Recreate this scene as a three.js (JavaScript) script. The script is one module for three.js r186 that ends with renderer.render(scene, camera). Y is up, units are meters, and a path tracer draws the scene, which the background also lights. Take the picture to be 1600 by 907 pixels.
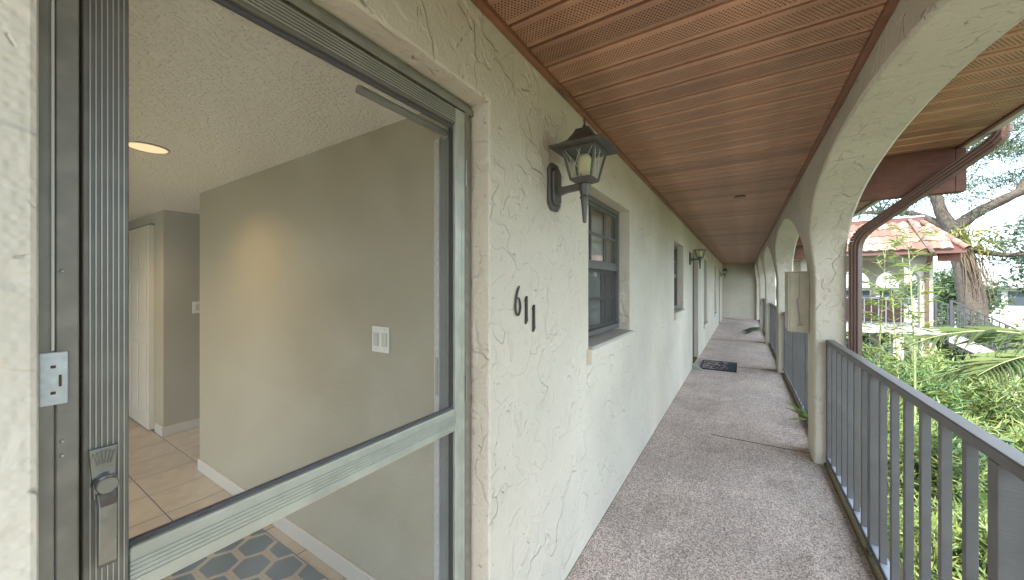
import * as THREE from 'three';
import { RoundedBoxGeometry } from 'three/addons/geometries/RoundedBoxGeometry.js';
import { mergeGeometries } from 'three/addons/utils/BufferGeometryUtils.js';

// ---------------------------------------------------------------- camera, sky, sun, exposure
// x: across the walkway (unit doors at -0.75, railing at +0.6); d = -z: along the walkway; y up from the walkway floor
const scene = new THREE.Scene();
const camera = new THREE.PerspectiveCamera(77.5, 1600 / 907, 0.04, 400);
camera.position.set(0, 1.48, 0);
camera.rotation.y = Math.atan(360 / 565);
camera.setViewOffset(1600, 907, 0, 7.5, 1600, 907);
const renderer = new THREE.WebGLRenderer({ antialias: true });
renderer.toneMapping = THREE.LinearToneMapping;
renderer.toneMappingExposure = 5.7;
renderer.shadowMap.enabled = true;

const sunDir = new THREE.Vector3(-0.06, 0.78, 0.62).normalize();
const sun = new THREE.DirectionalLight(new THREE.Color(1, 0.95, 0.86), 2.0);
sun.position.copy(sunDir).multiplyScalar(60);
sun.castShadow = true;
Object.assign(sun.shadow.camera, { left: -30, right: 30, top: 30, bottom: -30, near: 1, far: 140 });
sun.shadow.mapSize.set(2048, 2048);
scene.add(sun, sun.target);

// seeded random numbers and tiling value noise
function rng(seed) { let a = seed >>> 0; return () => { a = (a + 0x6D2B79F5) | 0; let t = Math.imul(a ^ (a >>> 15), 1 | a); t = (t + Math.imul(t ^ (t >>> 7), 61 | t)) ^ t; return ((t ^ (t >>> 14)) >>> 0) / 4294967296; }; }
const hash = (x, y, s) => { let h = Math.imul(x, 374761393) ^ Math.imul(y, 668265263) ^ Math.imul(s, 974634777); h = Math.imul(h ^ (h >>> 13), 1274126177); return ((h ^ (h >>> 16)) >>> 0) / 4294967296; };
function vnoise(x, y, per, perY, s) {
  const xi = Math.floor(x), yi = Math.floor(y), fx = x - xi, fy = y - yi;
  const u = fx * fx * (3 - 2 * fx), v = fy * fy * (3 - 2 * fy);
  const x0 = ((xi % per) + per) % per, x1 = (x0 + 1) % per, y0 = ((yi % perY) + perY) % perY, y1 = (y0 + 1) % perY;
  const a = hash(x0, y0, s), b = hash(x1, y0, s), c = hash(x0, y1, s), d = hash(x1, y1, s);
  return a + (b - a) * u + (c - a) * v + (a - b - c + d) * u * v;
}
const sm = (a, b, x) => { const t = Math.min(1, Math.max(0, (x - a) / (b - a))); return t * t * (3 - 2 * t); };

{ // hazy bright Florida sky with soft broken cloud
  const W = 1024, H = 512, data = new Float32Array(W * H * 4);
  for (let j = 0; j < H; j++) for (let i = 0; i < W; i++) {
    const el = ((j + 0.5) / H - 0.5) * Math.PI, u = i / W;
    const t = Math.max(0, Math.sin(el));
    let r = 0.62 - 0.30 * Math.sqrt(t), g = 0.76 - 0.22 * Math.sqrt(t), b = 0.90 - 0.06 * Math.sqrt(t);
    let n = 0, amp = 0.5, f = 8;
    for (let o = 0; o < 5; o++) { n += amp * vnoise(u * f * 2, (j / H) * f * 2.2, f * 2, 4096, 11 + o); amp *= 0.5; f *= 2; }
    const cl = sm(0.42, 0.66, n) * sm(-0.02, 0.1, t);
    r += (1.0 - r) * cl; g += (1.0 - g) * cl; b += (1.0 - b) * cl;
    if (el < 0) { r = 0.3; g = 0.31; b = 0.28; }
    const k = (j * W + i) * 4; data[k] = r; data[k + 1] = g; data[k + 2] = b; data[k + 3] = 1;
  }
  const sky = new THREE.DataTexture(data, W, H, THREE.RGBAFormat, THREE.FloatType);
  sky.mapping = THREE.EquirectangularReflectionMapping; sky.magFilter = THREE.LinearFilter; sky.minFilter = THREE.LinearFilter; sky.needsUpdate = true;
  scene.background = sky; scene.environment = sky; scene.environmentIntensity = 1.0; scene.backgroundIntensity = 1.0;
}

// ---------------------------------------------------------------- textures
function dataTex(N, M, fn, srgb) {
  const a = new Uint8Array(N * M * 4);
  for (let j = 0; j < M; j++) for (let i = 0; i < N; i++) {
    const c = fn(i, j), k = (j * N + i) * 4;
    if (typeof c === 'number') a[k] = a[k + 1] = a[k + 2] = Math.max(0, Math.min(255, c * 255));
    else { a[k] = Math.min(255, Math.max(0, c[0])); a[k + 1] = Math.min(255, Math.max(0, c[1])); a[k + 2] = Math.min(255, Math.max(0, c[2])); }
    a[k + 3] = 255;
  }
  const t = new THREE.DataTexture(a, N, M); t.wrapS = t.wrapT = THREE.RepeatWrapping; t.magFilter = THREE.LinearFilter; t.minFilter = THREE.LinearMipmapLinearFilter; t.generateMipmaps = true;
  if (srgb) t.colorSpace = THREE.SRGBColorSpace;
  t.needsUpdate = true; return t;
}
const per = (t, mx, my = mx) => { const c = t.clone(); c.repeat.set(1 / mx, 1 / my); c.needsUpdate = true; return c; };   // one tile every mx metres
function fbm(u, v, f, oct, s) { let n = 0, a = 0.5, w = 0; for (let o = 0; o < oct; o++) { n += a * vnoise(u * f, v * f, f, f, s + o); w += a; a *= 0.5; f *= 2; } return n / w; }

// skip-trowelled stucco: flat trowelled plates with torn edges and short gouges
const SN = 1280, SM = 1.9;
const stuccoH = new Float32Array(SN * SN), gouge = new Float32Array(SN * SN);
{
  const R = rng(77);
  for (let s = 0; s < 1500; s++) {
    let x = R() * SN, y = R() * SN, a = Math.PI / 2 + (R() - 0.5) * 2.0, len = 5 + R() * R() * R() * 48, w = 0.5 + R() * R() * 0.8, dep = 0.12 + R() * R() * 0.88, turn = (R() - 0.5) * 0.16;
    for (let t = 0; t < len; t += 0.7) {
      x += Math.cos(a) * 0.7; y += Math.sin(a) * 0.7; a += turn + (R() - 0.5) * 0.3;
      const e = dep * Math.sin(Math.PI * Math.min(1, t / len)), ww = w * (0.6 + 0.8 * R());
      for (let q = -4; q <= 4; q++) for (let p = -4; p <= 4; p++) {
        const g = e * Math.exp(-(p * p + q * q) / (2 * ww * ww)), ix = ((Math.round(x) + p) % SN + SN) % SN, iy = ((Math.round(y) + q) % SN + SN) % SN;
        if (g > gouge[iy * SN + ix]) gouge[iy * SN + ix] = g;
      }
    }
  }
  for (let j = 0; j < SN; j++) for (let i = 0; i < SN; i++) {
    const u = i / SN, v = j / SN;
    const wx = (fbm(u, v, 9, 3, 3) - 0.5) * 0.09, wy = (fbm(u, v, 9, 3, 9) - 0.5) * 0.09;
    const n1 = fbm(u + wx, v + wy, 10, 4, 21), m = sm(0.50, 0.56, fbm(u, v, 14, 3, 31));
    const n2 = fbm(u - wy, v + wx, 17, 3, 41);
    let h = 0.5 + 0.34 * (fbm(u, v, 6, 4, 51) - 0.5) + 0.26 * m * (sm(0.50, 0.53, n1) - 0.5) + 0.10 * (sm(0.55, 0.60, n2) - 0.5) + 0.05 * (vnoise(u * 320, v * 320, 320, 320, 61) - 0.5);
    stuccoH[j * SN + i] = h - 0.30 * gouge[j * SN + i];
  }
}
const stuccoBump = dataTex(SN, SN, (i, j) => stuccoH[j * SN + i]);
const stuccoTint = dataTex(512, 512, (i, j) => { const n = 0.93 + 0.10 * (fbm(i / 512, j / 512, 5, 5, 71) - 0.5) + 0.05 * (fbm(i / 512, j / 512, 40, 3, 73) - 0.5); return [255 * n, 255 * n * 0.998, 255 * n * 0.985]; }, true);
const stuccoGougeShade = dataTex(SN, SN, (i, j) => { const u = i / SN, v = j / SN, n = 0.94 + 0.12 * (fbm(u, v, 4, 5, 71) - 0.5) - 0.12 * sm(0.3, 0.9, gouge[j * SN + i]); return [255 * n, 255 * n * 0.998, 255 * n * 0.985]; }, true);  // random mottling, plus gouge shadow put into the colour as darker lines
const mottle = dataTex(512, 512, (i, j) => { const n = 0.92 + 0.16 * (fbm(i / 512, j / 512, 8, 6, 81) - 0.5); return [255 * n, 255 * n, 255 * n]; }, true);
const fleckT = (dens, base, amp) => dataTex(512, 512, (i, j) => { const u = i / 512, v = j / 512, n = base + amp * (fbm(u, v, 8, 6, 83) - 0.5), f = hash(i >> 1, j >> 1, 29) > 1 - dens ? 1 : 0, c = f ? 250 : 255 * n; return [c, c, c]; }, true);
const flecked = fleckT(0.0016, 0.94, 0.2), screenDust = fleckT(0.0012, 0.82, 0.3);
const popcorn = dataTex(768, 768, (i, j) => { const u = i / 768, v = j / 768; return 0.2 + 0.6 * sm(0.42, 0.7, fbm(u, v, 70, 2, 91)) + 0.25 * (fbm(u, v, 150, 2, 93) - 0.5); });
const orangePeel = dataTex(512, 512, (i, j) => 0.5 + 0.7 * (fbm(i / 512, j / 512, 60, 3, 95) - 0.5));
const grain = dataTex(512, 512, (i, j) => { const u = i / 512, v = j / 512; return 0.5 + 0.5 * (fbm(u, v, 8, 2, 97) - 0.5) + 0.5 * (vnoise(u * 12, v * 220, 12, 220, 98) - 0.5); });
const carpetN = 1024;
const carpetF = (i, j) => { const u = i / carpetN, v = j / carpetN; return 0.6 * fbm(u, v, 170, 2, 101) + 0.4 * vnoise(u * 440, v * 440, 440, 440, 103); };
const carpetBump = dataTex(carpetN, carpetN, carpetF);
const carpetCol = dataTex(carpetN, carpetN, (i, j) => {
  const u = i / carpetN, v = j / carpetN, k = sm(0.30, 0.68, carpetF(i, j)), big = fbm(u, v, 3, 4, 105), q = hash(i, j, 7);
  let c = [132 + 92 * k, 117 + 87 * k, 107 + 83 * k]; const b = 0.95 + 0.10 * big;
  if (q > 0.9975) c = [205, 200, 195];
  return c.map((x) => x * b);
}, true);
const perfAlpha = dataTex(512, 512, (i, j) => {   // one tile: 0.148 m of panel width, 0.1485 m along it
  const x = i / 512 * 0.1485, y = j / 512 * 0.148, P = 0.0135, row = Math.round((y - 0.034) / 0.0098);
  if (row < 0 || row > 8) return 1;
  const cy = 0.034 + row * 0.0098, cx = (row % 2) * P / 2, dx = ((x - cx) / P - Math.round((x - cx) / P)) * P;
  return Math.hypot(dx, (y - cy) * 1.15) < 0.0033 ? 0 : 1;
});
const soffitTint = dataTex(512, 512, (i, j) => { const u = i / 512, v = j / 512, n = 0.88 + 0.34 * (fbm(u, v, 4, 5, 111) - 0.5), st = 14 * sm(0.55, 0.75, 0.6 * vnoise(u * 3, v * 40, 3, 40, 113) + 0.4 * fbm(u, v, 9, 3, 115)), r = hash(i >> 1, j >> 1, 5), w = (r > 0.997 && fbm(u, v, 6, 2, 117) > 0.52 ? 70 : 0) + st; return [232 * n + w * 0.7, 228 * n + w, 224 * n + w * 1.15]; }, true);

// ---------------------------------------------------------------- materials
const std = (r, g, b, rough = 0.8, o = {}) => new THREE.MeshStandardMaterial({ color: new THREE.Color().setRGB(r, g, b), roughness: rough, ...o });
const M = {
  stucco: std(0.665, 0.605, 0.505, 0.85, { map: per(stuccoGougeShade, SM), bumpMap: per(stuccoBump, SM), bumpScale: 0.027 }),
  stuccoPlain: std(0.56, 0.52, 0.43, 0.88, { map: per(stuccoTint, 2.3), bumpMap: per(stuccoBump, SM), bumpScale: 0.006 }),
  sill: std(0.48, 0.45, 0.38, 0.9, { map: per(mottle, 0.7), bumpMap: per(stuccoBump, 0.5), bumpScale: 0.006 }),
  carpet: std(1, 1, 1, 0.95, { map: per(carpetCol, 0.9), bumpMap: per(carpetBump, 0.9), bumpScale: 0.006 }),
  soffit: std(0.66, 0.365, 0.23, 0.42, { map: per(soffitTint, 0.9), alphaMap: per(perfAlpha, 0.1485, 0.148), alphaTest: 0.5 }),
  soffitTrim: std(0.33, 0.15, 0.08, 0.4, { map: per(soffitTint, 0.7) }),
  attic: std(0.05, 0.03, 0.02, 0.9),
  beam: std(0.19, 0.075, 0.045, 0.7, { map: per(mottle, 0.5), bumpMap: per(grain, 0.6, 0.25), bumpScale: 0.003 }),
  pipe: std(0.145, 0.082, 0.062, 0.42, { map: per(mottle, 0.6) }),
  gutter: std(0.55, 0.53, 0.45, 0.6),
  rail: std(0.125, 0.117, 0.112, 0.42, { map: per(flecked, 0.55), bumpMap: per(grain, 0.4, 0.4), bumpScale: 0.0008 }),
  bottomRail: std(0.33, 0.35, 0.38, 0.5, { map: per(mottle, 0.2) }),
  curb: std(0.16, 0.115, 0.045, 0.95, { map: per(mottle, 0.15), bumpMap: per(carpetBump, 0.4), bumpScale: 0.006 }),
  alu: std(0.17, 0.16, 0.133, 0.45, { metalness: 0.2, map: per(flecked, 0.3) }),
  aluFrame: std(0.27, 0.25, 0.205, 0.5, { metalness: 0.2, map: per(flecked, 0.22) }),
  aluBare: std(0.42, 0.41, 0.37, 0.4, { metalness: 0.5 }),
  alu2: std(0.42, 0.425, 0.355, 0.42, { metalness: 0.25, map: per(flecked, 0.4) }),
  handle: std(0.36, 0.36, 0.345, 0.3, { metalness: 0.85, map: per(mottle, 0.1) }),
  spline: std(0.17, 0.16, 0.175, 0.8, { map: per(mottle, 0.06), bumpMap: per(carpetBump, 0.12), bumpScale: 0.004 }),
  vinyl: std(0.03, 0.03, 0.032, 0.7),
  screen: std(0.40, 0.40, 0.36, 0.9, { map: per(screenDust, 1, 1), transparent: true, opacity: 0.31, side: THREE.DoubleSide }),
  winScreen: std(0.07, 0.07, 0.07, 0.9, { transparent: true, opacity: 0.45, side: THREE.DoubleSide }),
  winFrame: std(0.17, 0.165, 0.15, 0.5, { metalness: 0.3, map: per(mottle, 0.3) }),
  glass: new THREE.MeshPhysicalMaterial({ color: 0xffffff, roughness: 0.02, transmission: 1, thickness: 0, ior: 1.5, specularIntensity: 1 }),
  lampGlass: new THREE.MeshPhysicalMaterial({ color: 0xf2f2ea, roughness: 0.25, transmission: 1, thickness: 0, ior: 1.5 }),
  blind: std(0.42, 0.41, 0.36, 0.9),
  lamp: std(0.12, 0.113, 0.1, 0.45, { metalness: 0.35, map: per(mottle, 0.1) }),
  lead: std(0.5, 0.5, 0.46, 0.5, { metalness: 0.4 }),
  bulb: std(0.72, 0.67, 0.42, 0.4),
  digit: std(0.045, 0.043, 0.04, 0.5, { metalness: 0.3 }),
  box: std(0.60, 0.55, 0.42, 0.55, { map: per(mottle, 0.5) }),
  rod: std(0.3, 0.29, 0.25, 0.5, { metalness: 0.3 }),
  wallIn: std(0.36, 0.31, 0.20, 0.9, { bumpMap: per(orangePeel, 0.35), bumpScale: 0.0016 }),
  ceilIn: std(0.80, 0.785, 0.735, 0.95, { bumpMap: per(popcorn, 0.75), bumpScale: 0.006 }),
  whiteTrim: std(0.56, 0.51, 0.43, 0.45),
  doorIn: std(0.62, 0.57, 0.47, 0.5),
  jambWhite: std(0.55, 0.54, 0.50, 0.5, { map: per(mottle, 0.12) }),
  weather: std(0.16, 0.155, 0.15, 0.9, { bumpMap: per(carpetBump, 0.1), bumpScale: 0.002 }),
  plate: std(0.78, 0.77, 0.73, 0.4),
  strike: std(0.62, 0.66, 0.66, 0.4, { metalness: 0.3, map: per(mottle, 0.08) }),
  rust: std(0.10, 0.05, 0.028, 0.9),
  grout: std(0.14, 0.10, 0.065, 0.95),
  doorOut: std(0.10, 0.085, 0.07, 0.5),
  deck: std(0.44, 0.42, 0.38, 0.85, { map: per(mottle, 0.8) }),
  railDark: std(0.055, 0.055, 0.06, 0.5),
  railPale: std(0.2, 0.21, 0.23, 0.5),
  metalFascia: std(0.14, 0.055, 0.045, 0.5),
  lawn: std(0.15, 0.175, 0.075, 1, { map: per(mottle, 2.9), bumpMap: per(carpetBump, 0.8), bumpScale: 0.03 }),
  soil: std(0.28, 0.24, 0.165, 1, { map: per(mottle, 1.7), bumpMap: per(carpetBump, 1.3), bumpScale: 0.03 }),
  bark: std(0.15, 0.12, 0.095, 0.95, { map: per(mottle, 0.8), bumpMap: per(stuccoBump, 1.3), bumpScale: 0.05 }),
  stem: std(0.30, 0.33, 0.14, 0.6),
  palmStem: std(0.26, 0.21, 0.13, 0.9, { bumpMap: per(grain, 0.2, 0.2), bumpScale: 0.01 }),
  farWhite: std(0.6, 0.59, 0.56, 0.8), farRoof: std(0.45, 0.44, 0.41, 0.9), farGlass: std(0.05, 0.06, 0.07, 0.2),
};
const leafMat = () => new THREE.MeshPhysicalMaterial({ color: 0xffffff, vertexColors: true, roughness: 0.6, side: THREE.DoubleSide, transmission: 0.3, thickness: 0 });
M.leaf = leafMat();

// ---------------------------------------------------------------- helpers
const V = (x, y, d) => new THREE.Vector3(x, y, -d);
const used = {};
const numbered = (n) => { used[n] = (used[n] ?? -1) + 1; return used[n] ? `${n}_${String(used[n]).padStart(3, '0')}` : n; };
function thing(name, label, category, [x, y, d] = [0, 0, 0], group) {
  const o = new THREE.Group(); o.name = numbered(name); o.position.set(x, y, -d); o.org = o.position.clone(); scene.add(o);
  o.userData = { label, category }; if (group) o.userData.group = group;
  return o;
}
function struct(name, [x, y, d] = [0, 0, 0]) { const o = new THREE.Group(); o.name = numbered(name); o.position.set(x, y, -d); o.org = o.position.clone(); o.userData.kind = 'structure'; scene.add(o); return o; }
function part(parent, name, geo, mat, label) {   // geometry in world coordinates
  const m = new THREE.Mesh(geo.translate(-parent.org.x, -parent.org.y, -parent.org.z), mat);
  m.name = name; m.org = parent.org; m.castShadow = m.receiveShadow = true; parent.add(m);
  if (label) m.userData.label = label;
  return m;
}
function put(parent, name, geo, mat, x, y, d) {   // shared geometry, placed by position
  const m = new THREE.Mesh(geo, mat); m.name = name; m.org = parent.org; m.castShadow = m.receiveShadow = true;
  m.position.set(x - parent.org.x, y - parent.org.y, -d - parent.org.z); parent.add(m); return m;
}
function uvm(g) {   // box-mapped uv in metres
  g = g.index ? g.toNonIndexed() : g; const p = g.attributes.position, n = g.attributes.normal, uv = new Float32Array(p.count * 2);
  for (let t = 0; t < p.count; t += 3) {
    const ax = Math.abs(n.getX(t) + n.getX(t + 1) + n.getX(t + 2)), ay = Math.abs(n.getY(t) + n.getY(t + 1) + n.getY(t + 2)), az = Math.abs(n.getZ(t) + n.getZ(t + 1) + n.getZ(t + 2));
    for (let k = t; k < t + 3; k++) {
      const x = p.getX(k), y = p.getY(k), z = p.getZ(k);
      const [a, b] = ax >= ay && ax >= az ? [-z, y] : ay >= az ? [x, -z] : [x + 0.37, y];
      uv[2 * k] = a; uv[2 * k + 1] = b;
    }
  }
  g.setAttribute('uv', new THREE.BufferAttribute(uv, 2)); return g;
}
function bx(x0, x1, y0, y1, d0, d1, r = 0) {
  const w = x1 - x0, h = y1 - y0, l = d1 - d0;
  const g = r > 0 ? new RoundedBoxGeometry(w, h, l, 2, Math.min(r, w / 2.01, h / 2.01, l / 2.01)) : new THREE.BoxGeometry(w, h, l);
  g.translate((x0 + x1) / 2, (y0 + y1) / 2, -(d0 + d1) / 2); return uvm(g);
}
const strip = (g) => { for (const k of Object.keys(g.attributes)) if (!['position', 'normal', 'uv', 'color'].includes(k)) g.deleteAttribute(k); return g.index ? g.toNonIndexed() : g; };
const merge = (a) => mergeGeometries(a.map(strip), false);
function mesh(pos, idx) { const g = new THREE.BufferGeometry(); g.setAttribute('position', new THREE.Float32BufferAttribute(pos, 3)); g.setIndex(idx); g.computeVertexNormals(); return g; }
// extruded outline: shape in (d, y), thickness along x
const basisDY = new THREE.Matrix4().makeBasis(new THREE.Vector3(0, 0, -1), new THREE.Vector3(0, 1, 0), new THREE.Vector3(1, 0, 0));
function plate(pts, x0, x1, bevel = 0, holes = []) {
  const s = new THREE.Shape(pts.map(([a, b]) => new THREE.Vector2(a, b)));
  for (const h of holes) s.holes.push(new THREE.Path(h.map(([a, b]) => new THREE.Vector2(a, b))));
  const g = new THREE.ExtrudeGeometry(s, { depth: x1 - x0 - 2 * bevel, bevelEnabled: bevel > 0, bevelSize: bevel, bevelThickness: bevel, bevelOffset: -bevel, bevelSegments: 2, curveSegments: 10 });
  g.translate(0, 0, bevel).applyMatrix4(basisDY).translate(x0, 0, 0); return uvm(g);
}
const rect = (d0, d1, y0, y1) => [[d0, y0], [d1, y0], [d1, y1], [d0, y1]];
// tube of changing radius along points
function limb(points, radii, seg = 8, wob = 0, seed = 1) {
  const c = new THREE.CatmullRomCurve3(points), n = Math.max(4, points.length * 5), pos = [], idx = [], uv = [], L = c.getLength(), R = rng(seed);
  const fr = c.computeFrenetFrames(n, false), rad = (t) => { const f = t * (radii.length - 1), i = Math.min(radii.length - 2, Math.floor(f)); return radii[i] + (radii[i + 1] - radii[i]) * (f - i); };
  for (let i = 0; i <= n; i++) {
    const p = c.getPoint(i / n), r = rad(i / n);
    for (let k = 0; k <= seg; k++) {
      const a = (k % seg) / seg * 2 * Math.PI, rr = r * (1 + wob * (hash(i, k % seg, seed) - 0.5));
      pos.push(p.x + rr * (Math.cos(a) * fr.normals[i].x + Math.sin(a) * fr.binormals[i].x), p.y + rr * (Math.cos(a) * fr.normals[i].y + Math.sin(a) * fr.binormals[i].y), p.z + rr * (Math.cos(a) * fr.normals[i].z + Math.sin(a) * fr.binormals[i].z));
      uv.push(k / seg * 6.28 * r, i / n * L);
      if (i < n && k < seg) { const q = i * (seg + 1) + k; idx.push(q, q + seg + 1, q + 1, q + 1, q + seg + 1, q + seg + 2); }
    }
  }
  const g = mesh(pos, idx); g.setAttribute('uv', new THREE.Float32BufferAttribute(uv, 2)); return strip(g);
}
// cross-section swept along a path, kept upright in its plane; loop = [[a, b]...]
function sweep(path, loop, side) {
  const pos = [], idx = [], n = loop.length;
  path.forEach((p, i) => {
    const t = path[Math.min(path.length - 1, i + 1)].clone().sub(path[Math.max(0, i - 1)]).normalize(), b = side.clone().addScaledVector(t, -side.dot(t)).normalize(), c = new THREE.Vector3().crossVectors(t, b);
    for (const [u, v] of loop) pos.push(p.x + b.x * u + c.x * v, p.y + b.y * u + c.y * v, p.z + b.z * u + c.z * v);
  });
  for (let i = 0; i < path.length - 1; i++) for (let k = 0; k < n; k++) { const a = i * n + k, b = i * n + (k + 1) % n; idx.push(a, b, a + n, b, b + n, a + n); }
  const m = mesh(pos, idx).toNonIndexed(); m.computeVertexNormals(); return uvm(m);
}

// ---------------------------------------------------------------- large structure: floor, walls, soffit
const XW = -0.747, XI = -0.947, CEIL = 2.425, D0 = -1.72, DC = -0.9, DF = -3.4, DE = 18.66, BAY = 3.65, COL = 3.887, CW = 0.345, XO = 0.707, GND = -2.7;  // unseen near end: roof cut short, floor run on, shaped to bounce sunlight in

{
  const g = struct('ground', [0, GND, 10]);
  const pl = new THREE.PlaneGeometry(500, 500, 1, 1).rotateX(-Math.PI / 2).translate(20, GND, -60);
  part(g, 'lawn', uvm(pl), M.lawn);
  part(g, 'garden_bed', bx(0.8, 14, GND + 0.004, GND + 0.012, -6, 26), M.soil);
}
{
  const f = struct('walkway_floor', [0, 0, 7]);
  const top = new THREE.PlaneGeometry(0.566 - XW, DE - DF, 36, 420).rotateX(-Math.PI / 2).translate((0.566 + XW) / 2, 0, -(DE + DF) / 2), tp = top.attributes.position, col = [];
  for (let i = 0; i < tp.count; i++) {   // stains and worn patches
    const x = tp.getX(i) + 3, d = 40 - tp.getZ(i), n = 0.55 * vnoise(x * 2.3, d * 1.6, 4096, 4096, 7) + 0.3 * vnoise(x * 7, d * 6, 4096, 4096, 8) + 0.15 * vnoise(x * 21, d * 19, 4096, 4096, 9);
    let k = 0.80 + 0.36 * n; const spill = sm(0.66, 0.72, vnoise(x * 3.1, d * 2.7, 4096, 4096, 17) * 0.7 + 0.3 * vnoise(x * 13, d * 11, 4096, 4096, 18)), scuff = sm(0.70, 0.76, vnoise(x * 4.2, d * 3.3, 4096, 4096, 27) * 0.6 + 0.4 * vnoise(x * 17, d * 15, 4096, 4096, 28));
    k *= 1 - 0.09 * spill + 0.16 * scuff; col.push(k, k * (1 - 0.02 * spill), k * (1 - 0.05 * spill));
  }
  top.setAttribute('color', new THREE.Float32BufferAttribute(col, 3));
  const worn = M.carpet.clone(); worn.vertexColors = true;
  const tu = top.attributes.uv; for (let i = 0; i < tp.count; i++) tu.setXY(i, tp.getX(i), -tp.getZ(i));
  part(f, 'floor_coating', top, worn);
  part(f, 'slab', bx(XW, 0.5658, -0.18, -0.003, DF, DE), M.deck);
  part(f, 'curb', bx(0.566, 0.70, -0.18, 0.022, DF, DE, 0.006), M.curb);
  part(f, 'expansion_joint', bx(-0.26, 0.5, -0.01, 0.0025, 4.08, 4.088), M.vinyl);
  part(f, 'expansion_joint', bx(-0.40, 0.5, -0.01, 0.0025, 7.71, 7.72), M.vinyl);
  part(f, 'expansion_joint', bx(-0.70, 0.5, -0.01, 0.0025, 11.36, 11.37), M.vinyl);
}

// the unit wall: openings [d0, d1, y0, y1]
const doors = [[0.064, 1.026], [7.16, 8.16], [15.7, 16.66]], DTOP = 2.127;
const wins = [[1.996, 2.914, 1.115, 2.067], [5.1, 6.0, 1.115, 2.067], [9.4, 10.34, 0.56, 2.1], [13.15, 14.1, 0.56, 2.1]];
const facade = thing('facade_wall', 'long cream stucco wall with unit doors and windows along the walkway', 'wall', [XW, 0, 7]);
{
  const outline = [[D0, 0.001]];
  for (const [a, b] of doors) outline.push([a, 0.001], [a, DTOP], [b, DTOP], [b, 0.001]);
  outline.push([DE, 0.001], [DE, CEIL + 0.1], [D0, CEIL + 0.1]);
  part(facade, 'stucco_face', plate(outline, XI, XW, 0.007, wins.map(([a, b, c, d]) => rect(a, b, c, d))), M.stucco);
}
function windowPart(d0, d1, y0, y1, low) {
  const X = -0.833, fr = [], t = 0.034, mid = y0 + (y1 - y0) * 0.52;
  for (const [a, b, c, d] of [[d0, d1, y1 - t, y1], [d0, d1, y0 + 0.03, y0 + 0.03 + t], [d0, d0 + t, y0 + 0.03 + t, y1 - t], [d1 - t, d1, y0 + 0.03 + t, y1 - t]]) fr.push(bx(X - 0.06, X, c, d, a, b, 0.004));
  const w = part(facade, 'window', merge(fr), M.winFrame);
  part(w, 'meeting_rail', bx(X - 0.05, X - 0.008, mid - 0.02, mid + 0.02, d0 + t, d1 - t, 0.004), M.winFrame);
  for (const s of [0, 1]) {   // lower and upper sash
    const a = s ? mid + 0.02 : y0 + 0.03 + t, b = s ? y1 - t : mid - 0.02, xs = X - (s ? 0.02 : 0.04);
    part(w, 'sash_frame', merge([bx(xs - 0.012, xs + 0.006, a, a + 0.02, d0 + t, d1 - t), bx(xs - 0.012, xs + 0.006, b - 0.02, b, d0 + t, d1 - t), bx(xs - 0.012, xs + 0.006, a + 0.02, b - 0.02, d0 + t, d0 + t + 0.02), bx(xs - 0.012, xs + 0.006, a + 0.02, b - 0.02, d1 - t - 0.02, d1 - t)]), M.winFrame);
    const cols = 3, rows = 2, wd = (d1 - d0 - 2 * t) / cols, hh = (b - a) / rows;
    for (let i = 1; i < cols; i++) part(w, 'muntin', bx(xs - 0.008, xs + 0.004, a + 0.02, b - 0.02, d0 + t + i * wd - 0.01, d0 + t + i * wd + 0.01), M.winFrame);
    for (let i = 1; i < rows; i++) for (let k = 0; k < cols; k++) part(w, 'muntin', bx(xs - 0.008, xs + 0.004, a + i * hh - 0.01, a + i * hh + 0.01, d0 + t + k * wd + 0.0102, d0 + t + (k + 1) * wd - 0.0102), M.winFrame);
    for (let i = 0; i < rows; i++) for (let k = 0; k < cols; k++) part(w, 'pane', new THREE.PlaneGeometry(wd - 0.02, hh - 0.02).rotateY(Math.PI / 2).translate(xs - 0.002, a + (i + 0.5) * hh, -(d0 + t + (k + 0.5) * wd)), M.glass);
  }
  part(w, 'insect_screen', new THREE.PlaneGeometry(d1 - d0 - 2 * t, mid - 0.02 - (y0 + 0.03 + t)).rotateY(Math.PI / 2).translate(X - 0.02, (mid - 0.02 + y0 + 0.03 + t) / 2, -(d0 + d1) / 2), M.winScreen);
  // sloping stucco sill that sticks out of the wall
  const s = plate(rect(d0 - 0.03, d1 + 0.045, y0 - 0.085, y0 - 0.002), XW - 0.004, XW + 0.034, 0.008);
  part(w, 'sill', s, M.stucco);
  part(w, 'sill_top', bx(-0.90, XW + 0.026, y0 - 0.05, y0 + 0.012, d0 + 0.002, d1 - 0.002, 0.008), M.sill);
  part(w, 'blind', bx(-0.975, -0.965, y0 - 0.05, y1 + 0.05, d0 - 0.1, d1 + 0.1), M.blind);
  return w;
}
for (const [a, b, c, d] of wins) windowPart(a, b, c, d);

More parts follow.
